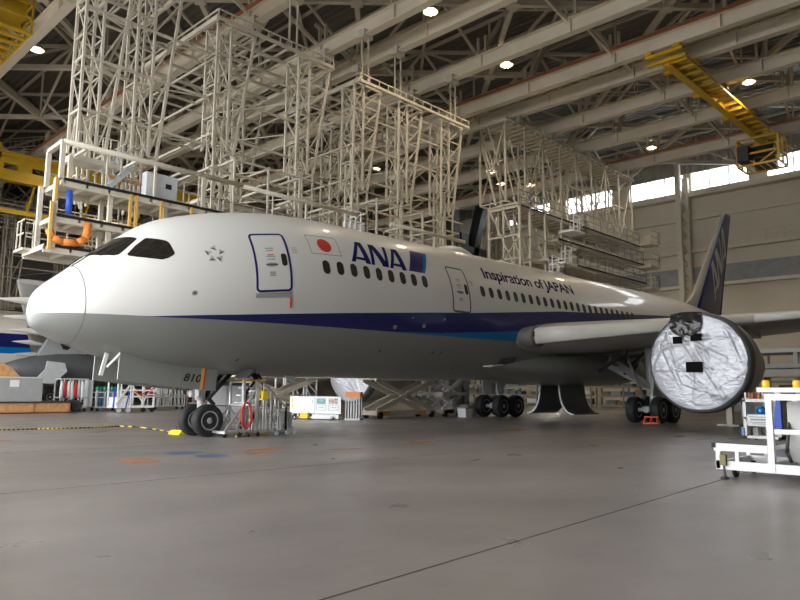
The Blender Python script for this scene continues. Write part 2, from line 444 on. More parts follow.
for x0, y0, x1, y1 in ((30, 26, 43, 12), (38, 8, 50, -5), (24, 5, 33, -5), (9, 60, 22, 40)):
    t = MB(); a, b_ = V((x0, y0, ZB + .5)), V((x1, y1, ZB + .5)); d = (b_ - a).normalized(); n = V((-d.y, d.x, 0)) * .35
    for s_ in (-1, 1):
        t.bar(a + n * s_, b_ + n * s_, .08); t.bar(a + n * s_ + V((0, 0, .9)), b_ + n * s_ + V((0, 0, .9)), .06)
    for k in range(int((b_ - a).length / 1.3)):
        p = a + d * (1.3 * k)
        t.bar(p - n, p + n, .05)
        for s_ in (-1, 1): t.bar(p + n * s_, p + n * s_ + V((0, 0, .9)), .05)
    trim(t, 'truss')

# dark raking steel legs far behind the aft body
t = MB()
for a, b_ in (((55.0, 30, 0), (54.3, 30, 24)), ((56.6, 30, 14), (61.3, 30, 28)), ((54.4, 30, 18), (60, 30, 18)), ((56, 30, 0), (56, 30, 20))):
    t.bar(a, b_, 1.3, 1.0)
trim(t, 'darksteel')

# ------------------------------------------------------------------ the airliner (nose at x=0, tail towards +x, port side towards -y)
FX = [0, .1, .35, .8, 1.4, 2.2, 3.2, 4.3, 5.6, 7.2, 9.0, 37, 42, 47, 52, 55.9]
FW = [0, .42, .80, 1.2, 1.56, 1.92, 2.27, 2.53, 2.72, 2.84, 2.885, 2.885, 2.62, 2.0, 1.15, .3]
FT = [3.55, 4.065, 4.368, 4.747, 5.288, 5.92, 6.62, 7.038, 7.37, 7.64, 7.787, 8.122, 8.16, 7.9, 7.45, 6.9]
FB = [3.55, 3.165, 3.011, 2.781, 2.564, 2.378, 2.161, 2.04, 1.989, 1.965, 1.94, 2.2, 2.75, 4.1, 5.4, 6.3]
FM = [3.55, 3.55, 3.58, 3.65, 3.75, 3.9, 4.1, 4.3, 4.5, 4.7, 4.8, 5.12, 5.25, 5.8, 6.3, 6.6]
def curve_at(ys, x, xs=FX):
    if x >= 9:
        for i in range(10, len(xs) - 1):
            if x <= xs[i + 1] or i == len(xs) - 2:
                return ys[i] + (ys[i + 1] - ys[i]) * (x - xs[i]) / (xs[i + 1] - xs[i])
    s = [math.sqrt(q) for q in xs[:11]]; q = math.sqrt(max(x, 0)); n = 11
    h = [s[i + 1] - s[i] for i in range(n - 1)]; d = [(ys[i + 1] - ys[i]) / h[i] for i in range(n - 1)]
    m = [0] * n; m[0] = d[0]; m[-1] = d[-1]
    for i in range(1, n - 1):
        if d[i - 1] * d[i] > 0:
            w1 = 2 * h[i] + h[i - 1]; w2 = h[i] + 2 * h[i - 1]; m[i] = (w1 + w2) / (w1 / d[i - 1] + w2 / d[i])
    i = 0
    while i < n - 2 and q > s[i + 1]: i += 1
    t = (q - s[i]) / h[i]
    return ys[i] * (2 * t**3 - 3 * t * t + 1) + h[i] * m[i] * (t**3 - 2 * t * t + t) + ys[i + 1] * (-2 * t**3 + 3 * t * t) + h[i] * m[i + 1] * (t**3 - t * t)
def SK(x, t):
    w, zt, zb, zm = (curve_at(a, x) for a in (FW, FT, FB, FM)); s = math.sin(t)
    return V((x, -w * math.cos(t), zm + ((zt - zm) if s >= 0 else (zm - zb)) * s))
def SN(x, t):
    h = 1e-3; x = max(x, .01)
    n = (SK(x + h, t) - SK(x - h, t)).cross(SK(x, t + h) - SK(x, t - h)).normalized()
    c = SK(x, t) - V((x, 0, curve_at(FM, x)))
    return n if n.dot(c) >= 0 else -n

plane = thing('airliner', 'big white twin engine airliner with dark blue side band filling the hangar', 'airplane')
fx = [(i / 70 * 3) ** 2 for i in range(71)] + [9 + 46.9 * i / 60 for i in range(1, 61)]
fb = MB(); NT = 112
fb.loft([[SK(max(x, .0004), 2 * PI * k / NT) for k in range(NT)] for x in fx])
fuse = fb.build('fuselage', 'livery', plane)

AR = 2.9                                     # arc length per radian on the barrel
def skin(polys, m, name, parent, off=.006, cut=.10, tri=True):
    """polygons in (x, th) laid on the fuselage skin"""
    bm = bmesh.new()
    for poly in polys:
        vs = [bm.verts.new((x, t * AR, 0)) for x, t in poly]
        bm.faces.new(vs)
    return skin_bm(bm, m, name, parent, off, cut)
def skin_bm(bm, m, name, parent, off, cut):
    bmesh.ops.triangulate(bm, faces=bm.faces[:])
    xs = [v.co.x for v in bm.verts]; ys = [v.co.y for v in bm.verts]
    def slice_(lo, hi, ax, st):
        k = math.floor(lo / st) + 1
        while k * st < hi:
            co = [0, 0, 0]; no = [0, 0, 0]; co[ax] = k * st; no[ax] = 1
            bmesh.ops.bisect_plane(bm, geom=bm.verts[:] + bm.edges[:] + bm.faces[:], plane_co=co, plane_no=no, dist=1e-5); k += 1
    slice_(min(ys), max(ys), 1, cut)
    if min(xs) < 9.2: slice_(min(xs), max(xs), 0, cut * 1.5)
    for v in bm.verts:
        x, t = v.co.x, v.co.y / AR; v.co = SK(x, t) + SN(x, t) * off
    me = bpy.data.meshes.new(name); bm.to_mesh(me); bm.free()
    me.materials.append(M[m])
    for p in me.polygons: p.use_smooth = True
    o = link(name, me, parent)
    # outward facing
    return o
def rrect(x0, x1, t0, t1, r=.12, n=5):
    """rounded rectangle in (x, th), r in metres"""
    rt = r / AR; out = []
    for cx, ct, a0 in ((x1 - r, t1 - rt, 0), (x0 + r, t1 - rt, 90), (x0 + r, t0 + rt, 180), (x1 - r, t0 + rt, 270)):
        for k in range(n + 1):
            a = math.radians(a0 + 90 * k / n); out.append((cx + r * math.cos(a), ct + rt * math.sin(a)))
    return out
def ring(x0, x1, t0, t1, w, r=.12):
    a = rrect(x0, x1, t0, t1, r); b = rrect(x0 + w, x1 - w, t0 + w / AR, t1 - w / AR, max(r - w, .02)); n = len(a)
    return [[a[i], a[(i + 1) % n], b[(i + 1) % n], b[i]] for i in range(n)]
def disc(x, t, r, n=24, rt=None):
    rt = r if rt is None else rt
    return [(x + r * math.cos(2 * PI * k / n), t + rt / AR * math.sin(2 * PI * k / n)) for k in range(n)]
def mirror(poly): return [(x, PI - t) for x, t in poly]

# nose: radome seam, flight deck panes, wipers
sm = MB()
sm.loft([[SK(1.0, 2 * PI * k / 96) + SN(1.0, 2 * PI * k / 96) * .003 for k in range(96)], [SK(1.022, 2 * PI * k / 96) + SN(1.0, 2 * PI * k / 96) * .003 for k in range(96)]], cap=False)
sm.build('radome_seam', 'line', fuse)
side = [(2.08, .808), (2.33, .908), (2.60, .965), (2.66, .960), (2.86, .861), (3.08, .760), (3.13, .715), (3.19, .545), (3.16, .522), (3.02, .497), (2.84, .497), (2.56, .574), (2.27, .678), (2.10, .758)]
front = [(1.38, 1.54), (1.43, 1.365), (1.55, 1.103), (1.80, .907), (1.91, .880), (2.18, .958), (2.47, 1.05), (2.46, 1.10), (2.32, 1.30), (2.18, 1.54)]
for pl in (side, front):
    skin([pl], 'glass', 'cockpit_window', fuse, .008, .08); skin([mirror(pl)], 'glass', 'cockpit_window', fuse, .008, .08)
wp = MB()
for t0, t1 in ((1.72, 1.80), (1.42, 1.36)):
    wp.path([SK(.98 + .5 * k / 6, t0 + (t1 - t0) * k / 6) + V((0, 0, .03)) for k in range(7)], .014, 6)
wp.build('windscreen_wiper', 'black', fuse)
skin([disc(3.64, .021, .085)], 'stencil', 'static_port', fuse); skin([disc(3.64, .021, .05)], 'dgrey', 'static_port', fuse, .009)
for x, t, r in ((11.56, -.363, .10), (13.09, -.315, .10), (12.4, -.22, .04), (14.2, -.2, .05)):
    skin([disc(x, t, r, rt=r * .8)], 'stencil', 'flush_port', fuse)
for x, t in ((5.69, -.98), (8.58, -1.25), (11.3, -.72), (14.2, -.70), (14.7, -.70), (16.2, -1.0)):
    skin([disc(x, t, .06, rt=.08)], 'dgrey', 'drain_port', fuse)
# five part emblem behind the flight deck
st = [(4.35, .569), (4.18, .536), (4.37, .491), (4.45, .512), (4.61, .47), (4.42, .439), (4.52, .42), (4.46, .342), (4.31, .41), (4.19, .442), (4.09, .375), (4.3, .37), (4.23, .486), (4.01, .515), (4.09, .438)]
tl, td = [], []
for k in range(5):
    a, b_, c = st[3 * k:3 * k + 3]; g = tuple(sum(q) / 3 for q in zip(a, b_, c)); tl += [[a, b_, g], [a, g, c]]; td.append([b_, c, g])
skin(tl, 'starlight', 'star_emblem', fuse); skin(td, 'stardark', 'star_emblem', fuse)

# passenger doors
def pax_door(x0, x1, t0, t1, col, sill):
    d = skin([rrect(x0, x1, t0, t1, .16)], 'fusewhite', 'passenger_door', plane, .012, .08)
    skin(ring(x0, x1, t0, t1, .075, .16), col, 'door_outline', d, .016, .08)
    dx = x1 - x0; c = x0 + dx * .82; h = t0 + (t1 - t0) * .50
    skin([rrect(c - .10, c + .10, h - .075, h + .075, .09)], 'cabin', 'door_window', d, .02, .08)
    c = x0 + dx * .46; tm = t0 + (t1 - t0) * .42
    skin([disc(c, tm, .22, 20, .07)], 'stencil', 'door_handle', d, .018); skin([rrect(c - .20, c + .20, tm - .008, tm + .008, .015)], 'dgrey', 'door_handle', d, .022)
    tx = []
    for k, (w, y) in enumerate(((.30, .70), (.26, .66), (.34, .555), (.28, .51), (.22, .30), (.2, .275), (.22, .25))):
        y = t0 + (t1 - t0) * y; tx.append(rrect(c - w / 2, c + w / 2, y - .006, y + .006, .012))
    skin(tx, 'stencil', 'door_stencil', d, .018)
    skin([rrect(c - .12, c + .12, t0 + (t1 - t0) * .575, t0 + (t1 - t0) * .59, .02)], 'hinomaru', 'door_stencil', d, .018)
    if sill:
        skin([[(x0, t0 - .065), (x1, t0 - .065), (x1, t0 - .012), (x0, t0 - .012)]], 'stencil', 'scuff_plate', d, .016)
        p = SK(x1 - .05, t0 - .07) + SN(x1, t0) * .03
        MB().bar(p, p - V((0, 0, .34)), .06, .015).build('warning_streamer', 'red', d)
    skin([rrect(x1 + .14, x1 + .36, t0 + (t1 - t0) * k, t0 + (t1 - t0) * k + .008, .011) for k in (.62, .65, .68, .71)], 'stencil', 'skin_stencil', fuse)
pax_door(5.50, 6.78, -.025, .70, 'navy', True)
pax_door(14.63, 15.80, -.080, .592, 'dgrey', False)
# cabin windows
for k in range(9):
    x = 8.20 + .611 * k; skin([rrect(x - .15, x + .15, .278 - .083, .278 + .083, .145)], 'cabin', 'cabin_window', fuse, .008, .1)
for k in range(24):
    x = 16.73 + .604 * k; t = .271 - .0012 * k; skin([rrect(x - .15, x + .15, t - .082, t + .082, .145)], 'cabin', 'cabin_window', fuse, .008, .1)
# flag, wordmark, square mark
skin(ring(7.70, 9.0, .437, .722, .022, .02), 'line', 'flag_outline', fuse); skin([disc(8.37, .575, .29)], 'hinomaru', 'flag_disc', fuse)
LETT = [[(9.41, .395), (9.60, .395), (10.13, .735), (9.98, .735)], [(9.98, .735), (10.26, .735), (10.36, .397), (10.11, .397), (10.055, .62), (10.02, .70)],
        [(9.66, .440), (9.74, .475), (10.10, .475), (10.10, .432)],
        [(10.38, .395), (10.54, .395), (10.77, .735), (10.61, .735)], [(10.61, .735), (10.90, .735), (11.25, .395), (10.95, .395)], [(11.10, .395), (11.25, .395), (11.50, .735), (11.34, .735)],
        [(11.31, .394), (11.48, .394), (11.98, .735), (11.83, .735)], [(11.83, .735), (12.12, .735), (12.20, .391), (11.96, .391), (11.90, .62), (11.87, .70)],
        [(11.54, .440), (11.62, .475), (11.96, .475), (11.96, .432)]]
skin(LETT, 'lettering', 'wordmark_lettering', fuse, .009)
def sq(u0, u1): return [[(12.33 + .90 * u0, .400), (12.33 + .90 * u1, .400), (12.98 + .96 * u1, .785), (12.98 + .96 * u0, .785)]]
skin(sq(0, .80), 'navy', 'logo_square', fuse, .007); skin(sq(.80, 1), 'sky', 'logo_square', fuse, .007)
def font_bm(text, size, shear=0, bold=0, space=1):
    cu = bpy.data.curves.new('lettering', 'FONT'); cu.body = text; cu.size = size; cu.shear = shear; cu.offset = bold; cu.resolution_u = 3; cu.space_character = space
    o = bpy.data.objects.new('lettering_source', cu); COL.objects.link(o); dg = bpy.context.evaluated_depsgraph_get()
    me = bpy.data.meshes.new_from_object(o.evaluated_get(dg)); bm = bmesh.new(); bm.from_mesh(me)
    bpy.data.objects.remove(o); bpy.data.curves.remove(cu); bpy.data.meshes.remove(me)
    return bm
bm = font_bm('Inspiration of JAPAN', 1, 0, .022, .95)
xs = [v.co.x for v in bm.verts]; x0, x1 = min(xs), max(xs); cap = .70
for v in bm.verts:
    v.co.x = 17.18 + (v.co.x - x0) / (x1 - x0) * 7.55; v.co.y = (.506 + v.co.y / cap * .205) * AR
    v.co.x += (v.co.y / AR - .508) * .6
skin_bm(bm, 'lettering', 'slogan_lettering', fuse, .009, .1)
# underside: outflow panel, cargo sensor fin, belly antennas, roof dome
for t, c in (([(17.8, -.90), (19.6, -.70), (20.2, -.80), (18.9, -.95)], 'grey'),):
    pass
ov = MB(); p, n = SK(18.6, -.86), SN(18.6, -.86)
ov.bar(p + n * .16 + V((-.5, 0, 0)), p + n * .05 + V((.4, 0, 0)), .5, .06); ov.build('outflow_door', 'lgrey', fuse)
skin([[(18.9, -.93), (20.2, -.95), (20.0, -.68), (18.9, -.74)]], 'dgrey', 'outflow_opening', fuse, .01)
an = MB()
an.prism([(.9, 2.75), (1.25, 2.70), (1.12, 2.56), (1.0, 2.57)], 'y', -.02, .02)
an.build('belly_antenna', 'black', fuse)
an = MB(); an.prism([(8.2, 2.0), (8.6, 2.0), (8.75, 1.72), (8.5, 1.72)], 'y', -.62, -.58); an.build('belly_antenna', 'lgrey', fuse)
dm = MB(); dm.loft([[V((16.7 + 3.0 * i / 14, .62 * math.cos(a) * math.sin(PI * min(max(i / 14, .01), .99)) ** .6, 7.74 + .50 * math.sin(a) * math.sin(PI * min(max(i / 14, .01), .99)) ** .6)) for a in [PI * k / 12 for k in range(13)]] for i in range(15)], closed=False)
o = dm.build('antenna_fairing', 'fusewhite', fuse)

# belly fairing
secs = []
for i in range(41):
    u = i / 40; x = 16.5 + 20.5 * u; e = max(min(1, u / .42, (1 - u) / .3), 0); e = e * e * (3 - 2 * e)
    w = 1.5 + 1.36 * e; zb = 2.35 - .50 * e + (.2 * max(u - .6, 0)); zt = 2.9 + 1.0 * e
    s_ = []
    for k in range(40):
        a = 2 * PI * k / 40; c, s2 = math.cos(a), math.sin(a); q = (abs(c) ** 2.3 + abs(s2) ** 2.3) ** (-1 / 2.3)
        s_.append(V((x, w * c * q, (zt + zb) / 2 + (zt - zb) / 2 * s2 * q)))
    secs.append(s_)
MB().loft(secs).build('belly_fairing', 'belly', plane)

# wings
def foil(le, chord, thick, zc, y, c0=0, c1=1, n=14, camber=.015):
    up, lo = [], []
    for k in range(n + 1):
        c = c0 + (c1 - c0) * (1 - math.cos(PI * k / n)) / 2
        t = 5 * thick * (.2969 * math.sqrt(max(c, 0)) - .126 * c - .3516 * c * c + .2843 * c**3 - .1036 * c**4)
        m_ = camber * 4 * c * (1 - c)
        up.append(V((le + c * chord, y, zc + (m_ + t) * chord))); lo.append(V((le + c * chord, y, zc + (m_ - t * .9) * chord)))
    return up + lo[::-1][1:-1] if c0 == 0 else up + lo[::-1]
def le_x(a): return 19.45 + (a - 2.9) * .6745
def le_z(a): return 3.92 + (a - 3.2) * .088 + max(a - 12, 0) ** 2 * .0016
WS = [(2.2, 12.6, .125), (4.5, 11.2, .12), (7, 9.6, .11), (9.8, 8.0, .105), (14, 6.3, .10), (20, 4.4, .095), (26, 2.7, .09), (28.5, 1.5, .085), (29.9, .5, .08)]
for sgn, nm in ((-1, 'port'), (1, 'starboard')):
    w = MB(); w.loft([foil(le_x(a) + (max(a - 26, 0) ** 1.6) * .25, c, t, le_z(a), sgn * a) for a, c, t in WS])
    wing = w.build('wing', 'wing', plane)
    for ya, yb in ((3.45, 8.7), (11.0, 17.2), (17.35, 23.2), (23.35, 27.5)):
        sl = MB(); secs = []
        for k in range(5):
            a = ya + (yb - ya) * k / 4; h = .80 - .055 * (a - 3.4) if a < 10 else .36 - .008 * (a - 11)
            x, z = le_x(a) - .38, le_z(a) + .04; d = .55 * h + .2
            prof = [(.75 * d + .25, .50 * h), (.35 * d + .1, .47 * h), (.08 * d, .32 * h), (0, .05 * h), (.06 * d, -.22 * h), (.22 * d, -.45 * h), (.36 * d, -.50 * h), (.40 * d, -.38 * h), (.34 * d, 0), (.55 * d, .33 * h), (.85 * d + .25, .44 * h)]
            secs.append([V((x + px, sgn * a, z + pz)) for px, pz in prof])
        sl.loft(secs, smooth=True); slat = sl.build('slat', 'slat', wing)
        if ya < 4:
            ec = MB(); a = ya
            ec.loft([[V((le_x(a) + .02 + r * .62 * math.cos(t), sgn * (a - e), le_z(a) + .0 + r * .47 * math.sin(t))) for t in [2 * PI * k / 24 for k in range(24)]] for e, r in ((-.04, .97), (.06, 1.02), (.3, 1.0), (.55, .95), (.9, .8))])
            ec.build('slat_root_cap', 'capgrey', wing)
            p = V((le_x(a) - .30, sgn * (a + .04), le_z(a) + .08)); MB().lathe([(-.03, .12), (.03, .12)], p, 'y', 16).build('cap_hole', 'black', wing)
    for a, ln in ((6.0, 4.0), (12.5, 4.2), (17.5, 3.6), (22, 2.8)):
        c = next(q for q in WS if q[0] >= a); te = le_x(a) + c[1]; ff = MB(); secs = []
        for k in range(13):
            u = k / 12; r = math.sin(PI * min(max(u, .02), .985)) ** .6
            secs.append([V((te - ln * .62 + ln * u, sgn * a + .22 * r * math.cos(t), le_z(a) - .32 - .1 * u + .38 * r * math.sin(t))) for t in [2 * PI * q / 14 for q in range(14)]])
        ff.loft(secs); ff.build('flap_fairing', 'wing', wing)
    # engine, pylon
    ey = sgn * 10.0; ex, ez = 20.95, 2.69
    e = MB(); e.lathe([(.55, 1.42), (.2, 1.46), (.03, 1.56), (0, 1.66), (.06, 1.76), (.3, 1.86), (.7, 1.90), (1.3, 1.83), (2.2, 1.64), (3.2, 1.38), (4.1, 1.16), (4.05, 1.10), (3.4, 1.22), (2.5, 1.45)], (ex, ey, ez), 'x', 56, cap=False)
    eng = e.build('engine_nacelle', 'wing', plane)
    MB().lathe([(.55, 1.44), (.56, .05)], (ex, ey, ez), 'x', 40).build('fan_face', 'darksteel', eng)
    MB().lathe([(.0, .85), (1.2, .78), (2.2, .55), (2.3, .42), (3.0, .08)], (ex + 3.6, ey, ez), 'x', 32).build('exhaust_cone', 'darksteel', eng)
    py = MB(); py.loft([[V((ex + 1.2 + 6 * u, ey + .34 * b_ * (1 - .5 * u), z)) for b_, z in ((-1, ez + 1.55 - .2 * u), (1, ez + 1.55 - .2 * u), (.8, le_z(10.2) - .1 + .1 * u), (-.8, le_z(10.2) - .1 + .1 * u))] for u in [k / 6 for k in range(7)]], smooth=False)
    py.build('engine_pylon', 'wing', plane)

# fin and tailplanes
def fin_sec(z, c0, c1):
    le = 47.1 + (z - 9.35) * .952; te = 52.75 + (z - 8.0) * .39; c = te - le; out = []
    up = []; dn = []
    for k in range(11):
        q = c0 + (c1 - c0) * k / 10; t = 5 * .10 * (.2969 * math.sqrt(q) - .126 * q - .3516 * q * q + .2843 * q**3 - .1036 * q**4) * c
        up.append(V((le + q * c, -t, z))); dn.append(V((le + q * c, t, z)))
    return up + dn[::-1]
fz = [7.6, 9.4, 12, 14.5, 16.2, 16.75, 16.95]
v1 = MB(); v1.loft([fin_sec(z, .14, 1) for z in fz]); fin = v1.build('vertical_fin', 'navy', plane)
v2 = MB(); v2.loft([fin_sec(z, 0, .141) for z in fz]); v2.loft([[V((43.2 + 4.4 * u, sgn * .16 * (.15 + u), 7.72 + h * (1.9 * u * u))) for sgn, h in ((-1, 0), (-.7, 1), (.7, 1), (1, 0))] for u in [k / 8 for k in range(9)]], smooth=False)
v2.build('fin_leading_edge', 'wing', fin)
fl_ = []
for poly in LETT:
    q = []
    for x, t in poly:
        u, v = (x - 9.40) / 2.79, (t - .397) / .338; up = V((-1.35 + .75 * u, 1.95 + .5 * u))
        p = V((50.75, 8.8)) + V((3.65, 4.45)) * u + up * v; q.append(p)
    fl_.append(q)
bm = bmesh.new()
for q in fl_: bm.faces.new([bm.verts.new((p.x, p.y, 0)) for p in q])
bmesh.ops.triangulate(bm, faces=bm.faces[:])
for k in range(60):
    bmesh.ops.bisect_plane(bm, geom=bm.verts[:] + bm.edges[:] + bm.faces[:], plane_co=(46 + .25 * k, 8.5, 0), plane_no=(.75, -.66, 0), dist=1e-5)
for v in bm.verts:
    x, z = v.co.x, v.co.y; le = 47.1 + (z - 9.35) * .952; te = 52.75 + (z - 8.0) * .39; c = te - le; r = min(max((x - le) / c, .02), .99)
    t = 5 * .10 * (.2969 * math.sqrt(r) - .126 * r - .3516 * r * r + .2843 * r**3 - .1036 * r**4) * c; v.co = V((x, -t - .03, z))
me = bpy.data.meshes.new('fin_lettering'); bm.to_mesh(me); bm.free(); me.materials.append(M['lgrey']); link('fin_lettering', me, fin)
for sgn in (-1, 1):
    MB().loft([foil(47.6 + (a - 1) * .78, 5.2 - .38 * (a - 1), .09, 6.35 + (a - 1) * .12, sgn * a, camber=0) for a in (.3, 1.5, 4, 7, 9.6, 9.9)]).build('tailplane', 'wing', plane)

# nose gear
def tyre(mb, c, r, w, n=40):
    prof = [(-w * .42, r * .60), (-w * .5, r * .72), (-w * .5, r * .84), (-w * .42, r * .95), (-w * .26, r * .995), (0, r), (w * .26, r * .995), (w * .42, r * .95), (w * .5, r * .84), (w * .5, r * .72), (w * .42, r * .60)]
    mb.lathe(prof, c, 'y', n)
def wheel(c, r, w, parent, hubm='grey', name='wheel'):
    t = MB(); tyre(t, c, r, w); o = t.build(name, 'tread', parent); h = MB()
    for s_ in (-1, 1):
        pr = [(s_ * w * .44, r * .60), (s_ * w * .47, r * .56), (s_ * w * .40, r * .50), (s_ * w * .30, r * .40), (s_ * w * .34, r * .22), (s_ * w * .46, r * .18), (s_ * w * .46, .01)]
        h.lathe(pr, c, 'y', 28, cap=False)
        for k in range(8):
            a = 2 * PI * k / 8; h.lathe([(s_ * w * .30, .02), (s_ * w * .40, .02)], (c[0] + r * .31 * math.cos(a), c[1], c[2] + r * .31 * math.sin(a)), 'y', 8)
    h.build('wheel_hub', hubm, o); return o
g = MB(); g.tube((5.39, 0, .55), (5.3, 0, 2.3), .11, 16); g.tube((5.34, 0, 1.15), (5.28, 0, 2.4), .17, 16)
gear = g.build('nose_gear', 'white', plane)
for s_ in (-1, 1): wheel((5.39, s_ * .41, .51), .51, .38, gear)
a = MB(); a.tube((5.39, -.5, .51), (5.39, .5, .51), .08, 12); a.build('axle', 'steel', gear)
a = MB(); a.bar((5.40, 0, .62), (5.85, 0, 1.0), .14, .08); a.bar((5.85, 0, 1.0), (5.42, 0, 1.42), .14, .08); a.build('torque_link', 'darksteel', gear)
a = MB(); a.tube((5.5, .15, 1.15), (6.4, .28, 2.15), .07, 10); a.tube((5.5, -.15, 1.15), (6.4, -.28, 2.15), .07, 10); a.tube((5.9, -.25, 1.62), (5.9, .25, 1.62), .05, 8); a.build('drag_brace', 'darksteel', gear)
a = MB(); a.lathe([(-.06, .11), (0, .12), (.05, .05)], (5.15, -.22, 1.35), 'x', 14); a.lathe([(-.06, .11), (0, .12), (.05, .05)], (5.15, .22, 1.35), 'x', 14); a.build('taxi_light', 'lgrey', gear)
for s_ in (-1, 1):
    y = s_ * .85; pr = MB(); pr.prism([(2.24, 2.52), (2.21, 1.75), (3.2, 1.62), (4.16, 1.535), (4.20, 2.3), (3.2, 2.40)], 'y', y - .03, y + .03)
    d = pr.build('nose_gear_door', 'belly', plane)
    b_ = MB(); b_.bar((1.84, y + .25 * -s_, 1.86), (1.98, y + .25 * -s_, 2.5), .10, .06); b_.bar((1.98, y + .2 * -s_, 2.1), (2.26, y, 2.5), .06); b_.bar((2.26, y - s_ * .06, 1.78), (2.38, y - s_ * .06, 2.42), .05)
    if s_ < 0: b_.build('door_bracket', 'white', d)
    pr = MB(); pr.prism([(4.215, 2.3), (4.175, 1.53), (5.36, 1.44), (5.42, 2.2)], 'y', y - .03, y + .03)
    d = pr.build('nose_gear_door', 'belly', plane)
    q = MB(); q.prism([(4.85, 2.22), (4.80, 1.485), (4.89, 1.48), (4.97, 2.21)], 'y', y - .036, y + .036); q.build('door_stripe', 'ochre', d)
    q = MB(); q.prism([(4.97, 2.21), (4.89, 1.48), (4.93, 1.475), (5.01, 2.20)], 'y', y - .036, y + .036); q.build('door_stripe', 'red', d)
    if s_ < 0:
        bm = font_bm('810', .36, .32, .010, 1.05); xs = [v.co.x for v in bm.verts]; x0, x1 = min(xs), max(xs)
        for v in bm.verts:
            u = (v.co.x - x0) / (x1 - x0); v.co = V((4.24 + .62 * u, y - .033, 1.745 - .04 * u + v.co.y * .92))
        me = bpy.data.meshes.new('door_number'); bm.to_mesh(me); bm.free(); me.materials.append(M['black']); link('door_number', me, d)

# main gear
for s_ in (-1, 1):
    y = s_ * 4.8
    g = MB(); g.tube((28.35, y, .65), (28.35, y, 1.6), .16, 16); g.tube((28.35, y, 1.45), (28.3, y - s_ * .1, 4.2), .24, 16)
    mg = g.build('main_gear', 'lgrey', plane)
    for dx in (-.74, .74):
        for dy in (-.64, .64): wheel((28.35 + dx, y + dy, .66), .66, .50, mg, 'grey')
    a = MB(); a.bar((27.5, y, .66), (29.2, y, .66), .22, .28)
    for dx in (-.74, .74): a.tube((28.35 + dx, y - .66, .66), (28.35 + dx, y + .66, .66), .10, 10)
    for dx in (-.5, -.25, .25, .5): a.tube((28.35 + dx, y - .3, .72), (28.35 + dx, y + .3, .72), .13, 10)
    a.build('bogie_beam', 'grey', mg)
    a = MB(); a.bar((28.3, y, 1.75), (27.2, s_ * 2.2, 3.3), .22, .3); a.bar((28.3, y, 1.75), (26.2, s_ * 3.6, 3.2), .2, .26); a.bar((28.3, y, 1.9), (30.4, s_ * 3.5, 3.3), .16); a.tube((28.0, y - s_ * .3, 1.2), (26.6, y - s_ * .6, 3.6), .07, 8)
    a.build('side_brace', 'grey', mg)
    a = MB(); a.loft([[V((27.3 + 2.0 * u, y - s_ * (-.42 - .10 * math.sin(PI * q)), 1.35 + 2.3 * q)) for u in (0, .02, 1)] + [V((27.3 + 2.0 * u, y - s_ * (-.47 - .10 * math.sin(PI * q)), 1.35 + 2.3 * q)) for u in (1, .02, 0)] for q in [k / 6 for k in range(7)]], smooth=False)
    a.build('strut_door', 'wing', mg)
    # body door: curved panel hanging from the keel
    dr = MB(); secs = []
    for k in range(13):
        q = k / 12; yy = s_ * (.55 + .85 * (q ** 2.2)); z = 2.0 - 1.68 * math.sin(q * PI / 2 * .97)
        secs.append([V((26.3, yy, z)), V((28.9, yy, z)), V((28.9, yy + s_ * .07, z + .05)), V((26.3, yy + s_ * .07, z + .05))])
    dr.loft(secs, smooth=False); d = dr.build('main_gear_door', 'dgrey', plane)
    ed = MB(); ed.loft([[p + V((-.07, 0, 0)) for p in (q[0], q[3])] + [p + V((.02, 0, 0)) for p in (q[3], q[0])] for q in secs], smooth=False); ed.build('door_edge', 'lgrey', d)
for k in range(10):
    wb_ = MB(); a_ = random.uniform(26, 31); wb_.bar((a_, -3.0 - random.random(), 2.3 + random.random()), (a_ + random.uniform(-1, 1), -4.4, 2.6 + random.random()), .14); wb_.build('wheel_well_strut', 'darksteel', plane)

# silver cover over the port engine's intake
cv = thing('engine_cover', 'crinkled silver fabric cover with dark skirt stretched over the intake of the nearer engine', 'cover', (20.8, -10.0, 2.69))
random.seed(3)
cb = MB(); rings = []; NR = 120
anchors = [(-1.75, -.45), (-1.35, .95), (-.9, -1.5), (.2, -1.75), (1.55, .75), (1.7, -.3), (.9, 1.35), (-.1, 1.05)]   # (image-right is -y) pull points round the rim
folds = []
for i in range(46):
    p = random.choice(anchors); q = random.choice(anchors)
    if p == q: continue
    j = lambda a_: (a_[0] + random.uniform(-.25, .25), a_[1] + random.uniform(-.25, .25))
    p, q = j(p), j(q); f0 = random.uniform(.35, .9); q = (p[0] + (q[0] - p[0]) * f0, p[1] + (q[1] - p[1]) * f0)
    folds.append((p, q, random.uniform(.025, .065), random.uniform(.02, .065) * random.choice((-1, 1, 1))))
def fold_d(y, z):
    d = 0
    for (ax, az), (bx_, bz), w, h in folds:
        dx, dz = bx_ - ax, bz - az; l2 = dx * dx + dz * dz; t = ((y - ax) * dx + (z - az) * dz) / l2; tt = min(max(t, 0), 1)
        e = math.hypot(y - ax - dx * tt, z - az - dz * tt); d += h * math.exp(-(e / w) ** 2) * (1 - .6 * tt)
    return d
for k in range(64):
    r = 1.83 * k / 63 if k else .004
    row = []
    for i in range(NR):
        y, z = r * math.cos(2 * PI * i / NR), r * math.sin(2 * PI * i / NR)
        row.append(V((20.68 + .10 * (r / 1.83) ** 8 + .05 * (1 - (r / 1.83) ** 2) - fold_d(y, z), -10.0 + y, 2.69 + z)))
    rings.append(row)
cb.loft(rings, cap=False); cb.build('cover_face', 'foil', cv)
NR = 72
